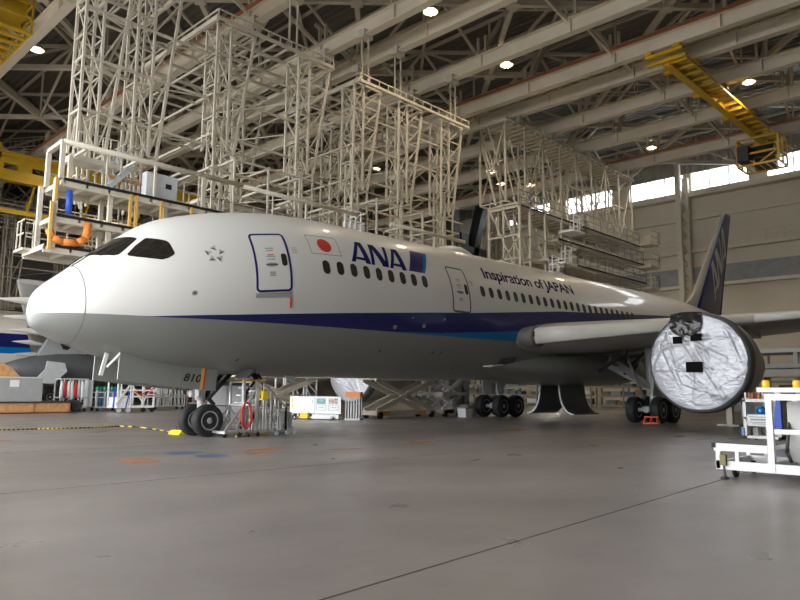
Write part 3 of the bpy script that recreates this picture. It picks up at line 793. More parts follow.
cs = MB(); cs.loft([[V((20.80 + x, -10.0 + (r + .012 * math.sin(9 * t)) * math.cos(t), 2.69 + (r + .012 * math.sin(9 * t)) * math.sin(t))) for t in [2 * PI * i / NR for i in range(NR)]] for x, r in ((-.03, 1.815), (-.02, 1.87), (.08, 1.93), (.22, 1.965), (.36, 1.965), (.48, 1.95))], cap=False)
cs.build('cover_skirt', 'dgrey', cv)
for y, z, w, h in ((-9.33, 3.56, .36, .28), (-10.05, 3.64, .42, .28), (-9.93, 2.50, .62, .40)):
    q = MB(); q.box((20.645, y, z), (.05, w, h)); q.build('black_patch', 'matteblack', cv)
fm = MB(); secs = []
for k in range(15):
    q = k / 14; hw = .68 * math.sqrt(max(0.03, 1 - (1 - min(q * 1.6, 1)) ** 2)) * (1 - .12 * q)
    secs.append([V((20.64 - random.uniform(0, .09) - .05 * math.sin(PI * q) + .22 * q ** 3, -9.66 + hw * u + random.uniform(-.02, .02), 3.68 + q * .93 + .06 * (1 - u * u))) for u in [i / 7 - 1 for i in range(15)]])
fm.loft(secs, closed=False); fm.build('plastic_film', 'clearfilm', cv)
dup(cv, (20.8, 10.0, 2.69), 'silver fabric cover over the far engine intake, glimpsed under the belly behind the scissor lift')

# ------------------------------------------------------------------ hanging work docks
def lattice(mb, x, y, z0, z1, w=.9, d=1.0, st=1.5, c=.11, b=.055):
    for sx in (-1, 1):
        for sy in (-1, 1): mb.bar((x + sx * w / 2, y + sy * d / 2, z0), (x + sx * w / 2, y + sy * d / 2, z1), c)
    n = max(1, round((z1 - z0) / st))
    for k in range(n):
        a, e = z0 + (z1 - z0) * k / n, z0 + (z1 - z0) * (k + 1) / n; k2 = 1 if k % 2 else -1
        for sy in (-1, 1):
            mb.bar((x - k2 * w / 2, y + sy * d / 2, a), (x + k2 * w / 2, y + sy * d / 2, e), b); mb.bar((x - w / 2, y + sy * d / 2, e), (x + w / 2, y + sy * d / 2, e), b * 1.2)
        for sx in (-1, 1):
            mb.bar((x + sx * w / 2, y - k2 * d / 2, a), (x + sx * w / 2, y + k2 * d / 2, e), b); mb.bar((x + sx * w / 2, y - d / 2, e), (x + sx * w / 2, y + d / 2, e), b * 1.2)
def mast(dock, x, y, z0, z1, zin, lean=True):
    m = MB(); lattice(m, x, y + .5, z0, z1, .75, 1.0, 1.55, .11, .05)
    if lean:       # raking brace frame on the side away from the nose
        a, e = V((x + 1.75, y, z1)), V((x + .75, y, z0)); m.bar(a, e, .12); n = 5
        for k in range(n):
            p = a + (e - a) * (k / n); q = a + (e - a) * ((k + 1) / n)
            m.bar((x + .37, y, q.z), p, .065); m.bar((x + .37, y, q.z), q, .07)
        m.bar((x + .37, y, z1), a, .12); m.bar((x + 1.75, y, z1), (x + 1.75, y + 1.0, z1), .1); m.bar((x + .75, y, z0), (x + .75, y + 1, z0), .1)
    o = m.build('mast', 'cream', dock)
    i = MB(); lattice(i, x, y + .5, zin, z0 + 1.5, .42, .6, 1.1, .09, .045); i.bar((x + .75, y, zin), (x + .75, y, z0), .09); i.build('inner_mast', 'cream', o)
    return o
def ties(dock, x0, x1, ys, zs):
    m = MB()
    for z in zs:
        for y in ys: m.bar((x0, y, z), (x1, y, z), .10)
        m.bar((x0, ys[0], z), (x0, ys[-1], z), .09); m.bar((x1, ys[0], z), (x1, ys[-1], z), .09)
        n = max(1, round((x1 - x0) / 3.2))
        for k in range(n):
            a, e = x0 + (x1 - x0) * k / n, x0 + (x1 - x0) * (k + 1) / n
            m.bar((a, ys[k % 2], z), (e, ys[(k + 1) % 2], z), .06)
    return m.build('tie_frame', 'beige', dock)
def carriage(dock, x0, x1, y0, y1, z):
    m = MB(); hh = .42
    for x in (x0, x1): m.bar((x, y0, z), (x, y1, z), .16, .2)
    n = round((x1 - x0) / .75)
    for k in range(n + 1):
        x = x0 + (x1 - x0) * k / n; m.bar((x, y0, z + .12), (x, y1, z + .12), .07, .12); m.bar((x, y0, z + .1), (x, y0, z + hh), .05)
    for k in range(6):
        y = y0 + (y1 - y0) * k / 5; m.bar((x0, y, z), (x1, y, z), .11, .16)
    m.bar((x0, y0, z + hh), (x1, y0, z + hh), .06); m.bar((x0, y0, z + hh), (x0, y1, z + hh), .06); m.bar((x1, y0, z + hh), (x1, y1, z + hh), .06)
    for gx in GX:
        if x0 - .6 < gx < x1 + .6:
            for y in (y0 + .4, (y0 + y1) / 2, y1 - .4): m.bar((gx - .25, y, z + .1), (gx - .25, y, ZG), .08); m.bar((gx + .25, y, z + .1), (gx + .25, y, ZG), .08); m.box((gx, y, ZG + .05), (.75, .5, .5))
    return m.build('carriage', 'cream', dock)
def rail(mb, pts, h=1.1, st=1.5, r=.045):
    for a, b_ in zip(pts[:-1], pts[1:]):
        a, b_ = V(a), V(b_); n = max(1, round((b_ - a).length / st))
        for k in range(n + 1):
            p = a + (b_ - a) * k / n; mb.bar(p, p + V((0, 0, h)), r)
        for z in (h, h * .52): mb.bar(a + V((0, 0, z)), b_ + V((0, 0, z)), r)
def deck(dock, x0, x1, y0, y1, z, rails=True, far=True):
    m = MB(); m.span((x0, y0, z - .05), (x1, y1, z)); m.cur = 1
    for y in (y0 + .06, y1 - .06): m.bar((x0, y, z - .17), (x1, y, z - .17), .12, .22)
    n = max(1, round((x1 - x0) / .85))
    for k in range(n + 1):
        x = x0 + (x1 - x0) * k / n; m.bar((x, y0, z - .13), (x, y1, z - .13), .08, .14)
    m.cur = 2; m.bar((x0, y0 - .03, z - .03), (x1, y0 - .03, z - .03), .05, .10)
    o = m.build('deck', ['deckgrate', 'cream', 'black'], dock)
    if rails:
        r = MB(); rail(r, [(x0, y1, z), (x1, y1, z)] if far else [(x0, y0, z), (x0, y1, z)]); r.build('handrail', 'cream', o)
    return o

# nose dock
nd = thing('hanging_nose_dock', 'cream three deck work dock hanging behind the nose with orange hose and control box', 'maintenance dock', (2.3, 6, 6.4))
mast(nd, 4.25, 8, 11.2, 21.2, 8.9); mast(nd, 6.5, 8, 11.6, 21.2, 9)
ties(nd, 3.9, 9.6, (8, 9), (17.4, 15.2, 12.9))
carriage(nd, 3.0, 9.2, 7.6, 15, 21.2)
deck(nd, 2.4, 9.7, 4.9, 6.7, 8.92); deck(nd, 2.25, 9.5, 5.0, 6.6, 7.60); o = deck(nd, 1.95, 6.5, 5.1, 7.2, 6.50, True)
m = MB()
for x, y, z0, z1 in ((2.3, 4.95, 8.9, 10.28), (2.35, 6.5, 8.9, 10.28), (2.2, 5.05, 6.4, 8.9), (2.2, 6.6, 6.4, 8.9), (4.2, 5.2, 6.4, 8.9), (6.4, 5.2, 6.5, 8.9), (3.1, 6.4, 8.9, 10.3), (7.9, 4.95, 8.9, 10.3), (4.4, 6.5, 6.5, 8.9), (7.5, 6.5, 6.5, 8.9)):
    m = MB(); m.bar((x, y, z0), (x, y, z1), .15); m.build('post', 'cream', nd)
m = MB(); m.bar((2.3, 4.95, 10.28), (2.35, 6.5, 10.28), .14); m.build('top_bar', 'cream', nd)
def boom(dock, x0, x1):
    m = MB(); m.tube((x0, 4.95, 10.28), (x1, 4.95, 10.28 + .005 * (x1 - x0)), .10, 10); n = int((x1 - x0 - .6) / 1.9)
    for k in range(n): m.bar((x0 + .9 + 1.9 * k, 4.95, 10.28), (x0 + .9 + 1.9 * k, 6.3, 10.25), .09); m.bar((x0 + 1.6 + 1.9 * k, 4.95, 10.3), (x0 + 1.6 + 1.9 * k, 4.95, 8.9), .09 if k % 2 else .05)
    m.build('boom_rail', 'cream', dock)
boom(nd, 2.3, 9.75)
m = MB()
for x, z0, z1 in ((2.05, 6.3, 8.0), (2.15, 8.1, 8.9), (4.85, 7.6, 8.85), (5.08, 7.6, 8.85), (6.1, 7.7, 8.85), (7.4, 7.6, 8.85)):
    m = MB(); m.bar((x, 4.9, z0), (x, 4.9, z1), .10); m.build('yellow_post', 'ochre', nd)
m = MB(); m.tube((2.62, 4.9, 7.68), (2.62, 4.9, 8.5), .11, 10); m.build('blue_pad', 'blue', nd)
m = MB(); m.path([(2.05, 5.0, 7.0), (2.15, 4.95, 6.72), (2.5, 4.95, 6.62), (3.0, 4.95, 6.66), (3.3, 4.95, 6.85), (3.35, 4.95, 7.45)], .13, 12); m.build('air_hose', 'orange', nd)
m = MB(); m.path([(6.2, 6.2, 8.1), (7.0, 5.6, 8.35), (9.5, 5.6, 8.4)], .13, 12); m.build('duct', 'lgrey', nd)
m = MB(); m.span((5.55, 5.15, 8.95), (6.85, 5.55, 10.0)); c = m.build('control_box', 'lgrey', nd); MB().span((6.35, 5.13, 9.45), (6.6, 5.16, 9.65)).build('box_display', 'black', c)
m = MB()
for k in range(12): m.bar((4.6 + .17 * k, 6.4, 8.95), (4.6 + .17 * k, 6.4, 9.75), .045)
m.build('rack', 'lgrey', nd); m = MB(); m.span((4.55, 6.35, 9.75), (6.6, 6.5, 9.85)); m.build('rack_top', 'wood', nd)
so = MB(); so.span((3.3, 6.8, 10.45), (5.4, 8.0, 10.52)); so.bar((3.3, 6.8, 10.4), (5.4, 6.8, 10.4), .1, .2); so.bar((3.3, 6.8, 10.4), (3.3, 8, 10.4), .1, .25)
st_ = so.build('stair_landing', 'cream', nd); q = MB(); rail(q, [(3.5, 6.85, 10.5), (5.4, 6.85, 10.5), (5.4, 8, 10.5)], 1.0, .32, .04); q.build('handrail', 'cream', st_)
q = MB()
for k in range(7): q.box((5.4 - .18 * k, 6.65, 10.3 - .21 * k), (.25, .7, .04))
for y in (6.3, 7.0): q.bar((5.5, y, 10.4), (4.2, y, 8.95), .05, .2); q.bar((5.5, y, 11.3), (4.2, y, 9.9), .05); q.bar((4.3, y, 8.95), (4.3, y, 9.95), .05); q.bar((5.0, y, 9.9), (5.0, y, 10.8), .05)
q.build('stair', 'lgrey', nd)
lb = MB(); rail(lb, [(1.7, 7.2, 6.5), (1.7, 6.4, 6.5), (2.0, 6.4, 6.5)], 1.05, .4, .04); lb.span((1.65, 6.35, 6.42), (2.0, 7.3, 6.5)); lb.build('landing', 'cream', nd)

# mid docks
def body_dock(name, label, xs, x0, x1, z1, zb):
    d = thing(name, label, 'maintenance dock', ((x0 + x1) / 2, 11, zb))
    for i, x in enumerate(xs):
        mast(d, x, 8, 12.9, z1, 8.6)
        if i == 1: mast(d, x + .2, 14.6, 12.5, z1, 9.5)
    ties(d, x0, x1, (8.2, 14.8), (17.4, 15.6, 13.6, 11.9))
    carriage(d, x0 - .2, x1 + .4, 7.6, 15.4, z1)
    boom(d, x0 - .2, min(x1, 25.2)); deck(d, x0, x1, 4.95, 6.8, 8.95); deck(d, x0, x1, 8.5, 10.5, 10.6)
    m = MB()
    for k in range(int((x1 - x0) / 1.9)):
        x = x0 + .5 + 1.9 * k; m.bar((x, 6.8, 8.9), (x, 6.8, 12.2), .09); m.bar((x, 6.8, 12.1), (x + 1.9, 6.8, 12.1), .08); m.bar((x, 6.8, 10.4), (x + 1.9, 6.8, 10.4), .06); m.bar((x, 6.8, 12.1), (x, 9, 12.1), .09)
    m.build('post', 'cream', d)
    return d
d1 = body_dock('hanging_body_dock', 'cream two tower lattice dock hanging above the first cabin door', (10.4, 15.3), 10.0, 16.6, 19.2, 9)
d2 = body_dock('hanging_body_dock', 'cream three tower lattice dock hanging beyond the wordmark on the roof of the airliner', (19.3, 23.0, 27.0), 19.2, 28.6, 19.2, 9)
m = MB(); m.bar((15.8, 5.1, 9.6), (17.4, 5.1, 9.6), .12, .5); m.span((15.8, 5.0, 9.3), (17.2, 6.2, 9.4)); rail(m, [(15.8, 5.0, 9.4), (17.2, 5.0, 9.4), (17.2, 6.2, 9.4)], 1.1, .4, .05); m.build('access_platform', 'brightwhite', d1)

# tail dock: one long lattice frame with three decks
td_ = thing('hanging_tail_dock', 'long cream lattice dock with three lower decks hanging over the aft fuselage', 'maintenance dock', (44, 9, 11))
TX0, TX1, TY0, TY1, TZ0, TZ1 = 33.8, 54.0, 8.0, 10.3, 15.2, 21.3
m = MB(); nb = 8
for k in range(nb + 1):
    x = TX0 + (TX1 - TX0) * k / nb
    for y in (TY0, TY1):
        m.bar((x, y, TZ0 - (0 if k < 2 else .6)), (x, y, TZ1), .13)
        if k < nb:
            x2 = TX0 + (TX1 - TX0) * (k + 1) / nb
            a, e = (TZ0, TZ1) if (k % 2) ^ (y > 9) else (TZ1, TZ0)
            m.bar((x, y, a), (x2, y, e), .085); m.bar((x, y, 18.3), (x2, y, 18.3), .06)
            if y < 9: m.bar((x, y, 18.3), ((x + x2) / 2, y, TZ0), .055)
    m.bar((x, TY0, TZ0), (x, TY1, TZ1), .07); m.bar((x, TY0, 18.3), (x, TY1, 18.3), .07); m.bar((x, TY0, TZ0), (x, TY1, TZ0), .08)
for y in (TY0, TY1):
    for z in (TZ0, TZ1): m.bar((TX0, y, z), (TX1, y, z), .12)
m.build('lattice_frame', 'cream', td_)
m = MB(); m.span((TX0 - .2, TY0 - .2, TZ1 + .1), (TX1 + .2, TY1 + .3, TZ1 + .2))
for k in range(28): x = TX0 + .75 * k; m.bar((x, TY0 - .3, TZ1), (x, TY1 + .3, TZ1), .1, .16)
for k in range(41): x = TX0 + .5 * k; m.bar((x, TY0 - .2, TZ1 + .2), (x, TY0 - .2, TZ1 + .55), .05)
for gx in GX[6:]:
    for y in (TY0 + .2, TY1 - .2): m.bar((gx, y, TZ1), (gx, y, ZG), .3)
m.bar((TX0, TY0 - .2, TZ1 + .05), (TX0, TY1 + .3, TZ1 + .05), .2, .3); m.build('carriage', 'beige', td_)
lg = MB()   # raking end frame at the near end
for a, e in (((TX0, 10.4, 21.1), (TX0, 8.9, 15.0)), ((TX0, 10.4, 21.1), (TX0, 9.2, 17.6)), ((TX0, 9.5, 21.1), (TX0, 8.6, 18)), ((TX0, 9.2, 17.6), (TX0, 8, 21.1))): lg.bar(a, e, .13)
lg.build('end_frame', 'cream', td_)
for z, x0, x1, y0, y1 in ((14.75, 33.8, 53.0, 6.9, 9.4), (13.0, 38.5, 53.0, 6.6, 8.6), (11.2, 36.5, 52.6, 6.2, 8.4), (9.6, 36.5, 50, 5.6, 7.6)):
    o = deck(td_, x0, x1, y0, y1, z); q = MB(); rail(q, [(x0 + (0 if z > 14 else 6), y0, z), (x1, y0, z), (x1, y1, z)], 1.1, 1.2, .06); q.build('handrail', 'grey', o)
    for k in range(int((x1 - x0) / 2.1)): q = MB(); q.bar((x0 + .6 + 2.1 * k, y1 - .3, z - 1.9), (x0 + .6 + 2.1 * k, y1 - .3, z), .14); q.build('hanger', 'beige', td_)
hz = MB()
for x in (33.9, 35.2, 37.2, 39.5): 
    hz.bar((x, 6.9, 7.6), (x, 6.9, 14.9), .15); hz.bar((x, 8.3, 7.6), (x, 8.3, 14.9), .12); hz.bar((x, 6.9, 10.9), (x, 8.3, 14.6), .09)
for z in (14.9, 12.6, 10.9, 9.2): hz.bar((33.9, 6.9, z), (39.5, 6.9, z), .12); hz.bar((33.9, 6.9, z), (33.9, 9.6, z), .12)
hz.bar((33.9, 9.6, 9), (33.9, 9.6, 14.9), .14); hz.bar((33.9, 6.9, 9.2), (33.9, 9.6, 14.9), .09); hz.bar((33.9, 9.6, 9.2), (33.9, 6.9, 12.6), .09)
hz.build('support_frame', 'cream', td_)
for x, y, z in ((53.6, 6.4, 14.9), (53.1, 6.2, 12.7), (52.4, 6.0, 10.7), (40.0, 6.3, 13.7), (38.0, 5.9, 10.9), (36.4, 6.0, 10.0)):
    q = MB(); q.span((x - .9, y - .7, z - .16), (x + .8, y + .6, z)); rail(q, [(x - .9, y - .7, z), (x + .8, y - .7, z), (x + .8, y + .6, z)], 1.1, .8, .07); q.build('balcony', 'brightwhite' if x < 50 else 'cream', td_)

# lattice dock in the next bay
fd = thing('distant_dock', 'tall beige lattice dock towers in the next bay behind the parked airliner at left', 'maintenance dock', (20, 62, 8))
for x in (9, 16, 24, 33): mast(fd, x, 58, 8, 20, 5); mast(fd, x, 66, 8, 20, 5, False)
ties(fd, 9, 33, (58, 66), (18, 14, 10)); deck(fd, 9, 33, 55.5, 57.5, 9.2); deck(fd, 9, 33, 55, 57, 7.4)
carriage(fd, 8.6, 34, 57.4, 66.6, 20.4)

# ------------------------------------------------------------------ overhead cranes
cr = thing('overhead_crane', 'yellow travelling crane bridge with ribbed walkway hanging below the runway beams near the tail', 'crane', (45, -4.1, 21))
m = MB(); m.span((33.6, -4.30, 21.3), (55.4, -4.24, 21.85)); m.span((33.6, -4.5, 21.24), (55.4, -4.04, 21.3)); m.span((33.6, -4.45, 21.85), (55.4, -4.09, 21.92)); m.build('bridge_girder', 'yellow', cr)
m = MB()
for k in range(20): m.span((33.7 + 1.1 * k, -5.35, 21.55), (34.4 + 1.1 * k, -4.55, 21.63)); m.bar((33.75 + 1.1 * k, -5.35, 21.5), (33.75 + 1.1 * k, -3.95, 21.5), .10, .14)
m.bar((33.5, -5.4, 21.5), (55.4, -5.4, 21.5), .06, .16); m.bar((33.5, -3.9, 21.55), (55, -3.9, 21.55), .06, .16); m.build('walkway', 'yellow', cr)
m = MB()
for gx in GX[5:]:
    m = MB(); m.bar((gx, -5.3, 22.02), (gx, -3.0, 22.02), .28, .2)
    for y in (-5.0, -3.3): m.box((gx, y, 22.2), (.6, .4, .2))
    m.build('end_truck', 'yellow', cr)
m = MB(); m.bar((33.5, -5.4, 21.62), (33.5, -3.0, 21.62), .3, .2); m.build('end_beam', 'yellow', cr)
m = MB(); x0, x1, y0, y1, z0, z1 = 49.0, 51.2, -6.0, -3.1, 18.9, 21.0
for x in (x0, (x0 + x1) / 2, x1):
    for y in (y0, y1): m.bar((x, y, z0), (x, y, z1), .13)
for z in (z0, z0 + .9, z1):
    for y in (y0, y1): m.bar((x0, y, z), (x1, y, z), .13)
    for x in (x0, x1): m.bar((x, y0, z), (x, y1, z), .13)
m.bar((x0, y0, z0 + .9), (x0, (y0 + y1) / 2, z0), .09); m.bar((x0, y1, z0 + .9), (x0, (y0 + y1) / 2, z0), .09)
for k in range(1, 6): m.bar((x0, y0 + (y1 - y0) * k / 6, z0), (x1, y0 + (y1 - y0) * k / 6, z0), .06)
m.build('trolley_cage', 'yellow', cr)
m = MB(); m.lathe([(-.9, .45), (.9, .45)], (50.2, -4.6, 20.2), 'y', 20); m.box((49.2, -3.6, 19.8), (1.2, .8, 1.2)); m.box((51.3, -4.5, 19.5), (.7, 1.5, .9)); m.build('hoist', 'darksteel', cr)

cb_ = thing('crane_cabin', 'yellow caged crane cabin hanging at the upper left corner of the hangar roof', 'crane cabin', (5.2, 23, 22))
m = MB(); x0, x1, y0, y1, z0, z1 = 3.0, 6.1, 22.6, 28.5, 22.4, 25.4
for x in (x0, x1):
    for k in range(6): y = y0 + (y1 - y0) * k / 5; m.bar((x, y, z0), (x, y, z1), .11)
for z in (z0, z0 + 1.0, z0 + 1.9, z1):
    for x in (x0, x1): m.bar((x, y0, z), (x, y1, z), .11)
    for y in (y0, y1): m.bar((x0, y, z), (x1, y, z), .11)
for k in range(7): y = y0 + (y1 - y0) * k / 6; m.bar((x0, y, z0), (x1, y, z0), .3, .12)
m.span((x0 + 1.8, y0 + 1.2, z0 + 1.5), (x1, y1, z1)); m.build('cage', 'yellow', cb_)
m = MB(); m.lathe([(-.7, .5), (.7, .5)], (4.0, 25.2, 23.3), 'x', 18); m.box((4.2, 27.2, 23.1), (1.2, 1.4, 1.0)); m.build('winch', 'darksteel', cb_)

yb = thing('overhead_crane', 'far yellow bridge crane with oval cut-outs crossing the bay behind the nose dock', 'crane', (20, 45, 20))
m = MB(); Xa, Xb = -6, 40
m.span((Xa, 44.9, 21.55), (Xb, 45.1, 21.85)); m.span((Xa, 44.9, 19.5), (Xb, 45.1, 19.85))
k = 0; x = Xa
while x < Xb: m.span((x, 44.9, 19.8), (x + 1.2, 45.1, 21.6)); x += 2.3
for k in range(20):
    x = Xa + 2.3 * k + 1.2
    for z in (19.8, 20.95): m.span((x, 44.9, z), (x + 1.1, 45.1, z + .65))
m.span((Xa, 44.6, 19.4), (Xb, 45.4, 19.5)); m.span((Xa, 44.6, 21.85), (Xb, 45.4, 21.95)); m.build('bridge_girder', 'yellow', yb)
m = MB(); m.bar((Xa, 47, 17.2), (Xb, 47, 17.2), .35, .4)
for k in range(10): m.bar((Xa + 5 * k, 47, 17.2), (Xa + 5 * k, 45.2, 19.5), .15); m.bar((Xa + 5 * k, 47, 17.2), (Xa + 5 * k, 47, 18.4), .1)
m.build('walkway', 'yellow', yb)
for x in (10.6,):
    m = MB(); m.box((x, 45.4, 22), (.9, 1.0, 1.4)); m.build('end_carriage', 'yellow', yb)

# ------------------------------------------------------------------ high bay lamps
lamp0 = None
LAMPS = [(7.14, 24.8, 'left of the nose dock'), (20.8, 3.8, 'between two beams at the top edge'), (28.95, 4.4, 'above the gap between two docks'),
         (50.2, 4.2, 'near the end wall above the tail dock'), (42.3, -6.2, 'beside the yellow crane bridge'), (44.0, 12.6, 'just behind the tail dock lattice'), (38.6, 12.8, 'behind the near end of the tail dock'),
         (28, 24, 'behind the towers of the three tower dock'), (38, 26, 'far behind the middle dock towers'), (50, 20, 'behind the dark raking columns'), (15, 40, 'far behind the nose dock'), (33, -18, 'over the nearer wing'), (47, -18, 'over the nearer wing tip'), (20, -12, 'over the nearer engine'), (26, 55, 'above the next bay')]
for i, (x, y, w) in enumerate(LAMPS):
    z = 22.6 if i not in (5, 6) else 19.6
    if lamp0 is None:
        lamp0 = thing('high_bay_lamp', 'x', 'lamp', (x, y, z), 'high bay lamps under the roof')
        m = MB(); m.lathe([(.0, .42), (.05, .43), (.3, .30), (.42, .14), (.60, .12)], (x, y, z), 'z', 20, cap=False); m.tube((x, y, z + .6), (x, y, z + 1.6), .03); m.build('reflector', 'reflector', lamp0)
        m = MB(); m.lathe([(.04, .03), (.08, .14), (.16, .18), (.28, .12), (.34, .02)], (x, y, z), 'z', 16); m.build('bulb', 'bulb', lamp0); lo = lamp0
    else:
        lo = dup(lamp0, (x, y, z))
    lo['label'] = 'glowing round high bay lamp hanging ' + w
    ld = bpy.data.lights.new('lamp_light', 'SPOT'); ld.energy = 850; ld.color = (1, .80, .56); ld.spot_size = math.radians(150); ld.spot_blend = .6; ld.shadow_soft_size = .35
    l_ = bpy.data.objects.new('lamp_light', ld); COL.objects.link(l_); l_.location = (x, y, z - .15)

# ------------------------------------------------------------------ neighbouring airliner
op = thing('parked_airliner', 'second white and blue airliner parked in the next bay at left, partly behind the nose', 'airplane', (20, 49, 0))
m = MB(); secs = []
for x, r, z in ((-8, .4, 6.6), (-4, 1.2, 6.3), (1, 2.1, 5.8), (6, 2.7, 5.4), (11, 3.05, 5.2), (45, 3.05, 5.2), (50, 2.5, 5.0), (54, 1.5, 4.7), (56, .3, 4.4)):
    secs.append([V((x, 49 + r * math.cos(t), z + r * math.sin(t))) for t in [2 * PI * k / 48 for k in range(48)]])
m.loft(secs); ofu = m.build('fuselage', 'fusewhite', op)
def band(z0, z1, mm, x0, x1):
    b_ = MB(); r = 3.06
    b_.loft([[V((x, 49 - math.sqrt(max(r * r - (z - 5.2)**2, 0)) - .01, z)) for z in [z0 + (z1 - z0) * k / 6 for k in range(7)]] for x in (x0, x1)], closed=False); b_.build('livery_band', mm, ofu)
band(5.0, 6.2, 'navy', 11, 45); band(4.45, 5.0, 'sky', 11, 45)
def wz(y): return 4.75 + (46 - y) * .095
def wx(y): return 15.0 - (46 - y) * .36
m = MB(); m.loft([foil(wx(y), c, .11, wz(y), y, camber=-.01) for y, c in ((47.5, 11), (40, 8.5), (33, 6.4), (26, 4.4), (20, 2.4))]); ow = m.build('wing', 'wing', op)
for y, x, z in ((45, 13.2, 4.45), (39, 11.3, 5.15), (33, 9.1, 5.6), (27.5, 7.2, 6.0), (22.5, 5.4, 6.5)):
    ff = MB(); secs = []
    for k in range(15):
        u = k / 14; r = min(1, u * 2.2) ** .8 * math.sin(PI * min(max(u * .5 + .5, .02), .985)) ** .5 if u > .5 else max(.02, (u * 2) ** .75)
        secs.append([V((x + 5.4 * u, y + .34 * r * math.cos(t), z - .05 + .34 * r * math.sin(t))) for t in [2 * PI * q / 14 for q in range(14)]])
    ff.loft(secs); ff.build('flap_fairing', 'slat', ow)
m = MB(); m.lathe([(0, .35), (.8, .65), (2.0, 1.0), (3.4, 1.2), (5.3, 1.28), (6.8, 1.15), (7.0, 1.0)], (9.4, 34, 2.85), 'x', 40); oe = m.build('engine_nacelle', 'dgrey', op)
m = MB(); m.prism([(10.7, 1.85), (12.1, 1.8), (13.0, 2.7), (12.8, 3.3), (11.6, 3.4), (11.5, 2.8)], 'y', 31.9, 32.05); m.build('open_cowl', 'lgrey', oe)
m = MB(); m.prism([(11.4, 3.6), (14.8, 3.6), (15.4, 5.6), (12.5, 5.6)], 'y', 33.7, 34.3); m.build('engine_pylon', 'grey', oe)
for x, y in ((18.5, 45), (18.5, 53)):
    for dx in (-.8, .8): wheel((x + dx, y, .62), .62, .5, op)
    m = MB(); m.tube((x, y, .6), (x, y, 4.0), .2, 12); m.build('main_gear', 'lgrey', op)
m = MB(); m.tube((48, 49, .5), (48, 49, 3.0), .15, 12); m.build('nose_gear', 'lgrey', op); wheel((48, 48.7, .5), .5, .35, op); wheel((48, 49.3, .5), .5, .35, op)

# ------------------------------------------------------------------ ground equipment at left, under the nose
w = thing('equipment_pallet', 'low orange wooden base with dark lip on the floor at the left edge', 'pallet', (6, 25, 0))
m = MB(); m.span((0, 24, .08), (10.4, 26.4, .62)); m.build('crate_side', 'wood', w)
m = MB()
for x in (0.1, 2.1, 4.1, 6.2, 8.3, 10.3): m.span((x - .06, 23.95, .05), (x + .06, 24.02, .62))
m.span((0, 23.95, .05), (10.4, 24.0, .12)); m.build('batten', 'rust', w)
m = MB(); m.span((-.1, 23.9, .62), (10.5, 26.5, .70)); m.build('lip', 'darksteel', w)
m = MB(); m.span((0, 24.1, 0), (10.3, 26.3, .08)); m.build('skid', 'darksteel', w)
w = thing('grey_case', 'large grey equipment case with white labels standing on the orange wooden base', 'case', (4, 25, .7))
m = MB(); m.span((0, 24.3, .70), (8.8, 26.2, 2.12)); m.build('case_body', 'grey', w); m = MB(); m.span((7.0, 24.28, 1.55), (7.5, 24.3, 1.95)); m.span((5.9, 24.28, 1.35), (6.2, 24.3, 1.7)); m.build('case_label', 'paper', w); m = MB(); m.span((0, 24.28, 2.06), (8.85, 26.25, 2.14)); m.build('case_lid', 'lgrey', w)
tag(MB().prism([(4.8, 2.14), (7.7, 2.14), (7.1, 2.75), (6.6, 2.95), (4.8, 2.95)], 'y', 24.8, 25.9).build('cardboard_wedge', 'wood'), 'brown cardboard wedge lying on the grey equipment case', 'box')
tag(MB().lathe([(-.5, .30), (-.45, .36), (.45, .36), (.5, .30)], (10.9, 24.9, .42), 'y', 20).build('hose_drum', 'darksteel'), 'dark drum beside the right end of the orange wooden base', 'drum')

def cart_frame(name, label, x0, x1, y0, y1, h, mm, group=None, posts=4, cat='cart'):
    c = thing(name, label, cat, ((x0 + x1) / 2, (y0 + y1) / 2, 0), group)
    m = MB(); m.span((x0, y0, .22), (x1, y1, .30))
    for k in range(posts):
        x = x0 + (x1 - x0) * k / (posts - 1)
        for y in (y0, y1): m.bar((x, y, .25), (x, y, h), .07)
    for z in (.9, h):
        for y in (y0, y1): m.bar((x0, y, z), (x1, y, z), .07)
        for x in (x0, x1): m.bar((x, y0, z), (x, y1, z), .07)
    m.build('frame', mm, c)
    for x in (x0 + .12, x1 - .12):
        for y in (y0 + .06, y1 - .06):
            q = MB(); q.lathe([(-.03, .10), (.03, .10)], (x, y, .10), 'y', 14); q.bar((x, y, .10), (x, y, .24), .05); q.build('castor', 'black', c)
    return c
c = cart_frame('grey_rack_cart', 'white framed rack cart with red and white bags, right of the grey case', 10.7, 12.4, 26.6, 27.6, 2.1, 'lgrey')
for k, mm in enumerate(('brightwhite', 'red', 'brightwhite', 'white', 'red', 'lgrey', 'brightwhite')):
    x = 10.75 + .22 * k; m = MB(); m.loft([[V((x + r * .13 * math.cos(t), 26.6 + r * .1 * math.sin(t), z)) for t in [2 * PI * q / 8 for q in range(8)]] for z, r in ((.75 + .1 * (k % 3), .5), (1.0, 1), (1.5, .9), (1.95, .5))]); m.build('hanging_bag', mm, c)
m = MB(); m.span((12.5, 26.7, .3), (12.8, 27.4, 2.05)); m.build('side_cabinet', 'lgrey', c)
c = cart_frame('low_rack_cart', 'low grey cart loaded with blue cloth and green capped bottles', 12.95, 14.6, 26.4, 27.4, 1.25, 'lgrey')
for k in range(7):
    x = 13.05 + .25 * k; m = MB(); m.lathe([(.3, .10), (1.25, .11), (1.4, .05)], (x, 26.6 + .1 * (k % 2), 0), 'z', 10); b_ = m.build('gas_bottle', 'cloth' if k % 3 else 'lgrey', c)
    m = MB(); m.lathe([(1.38, .09), (1.5, .13), (1.62, .06)], (x, 26.6 + .1 * (k % 2), 0), 'z', 10); m.build('bottle_cap', 'green', b_)
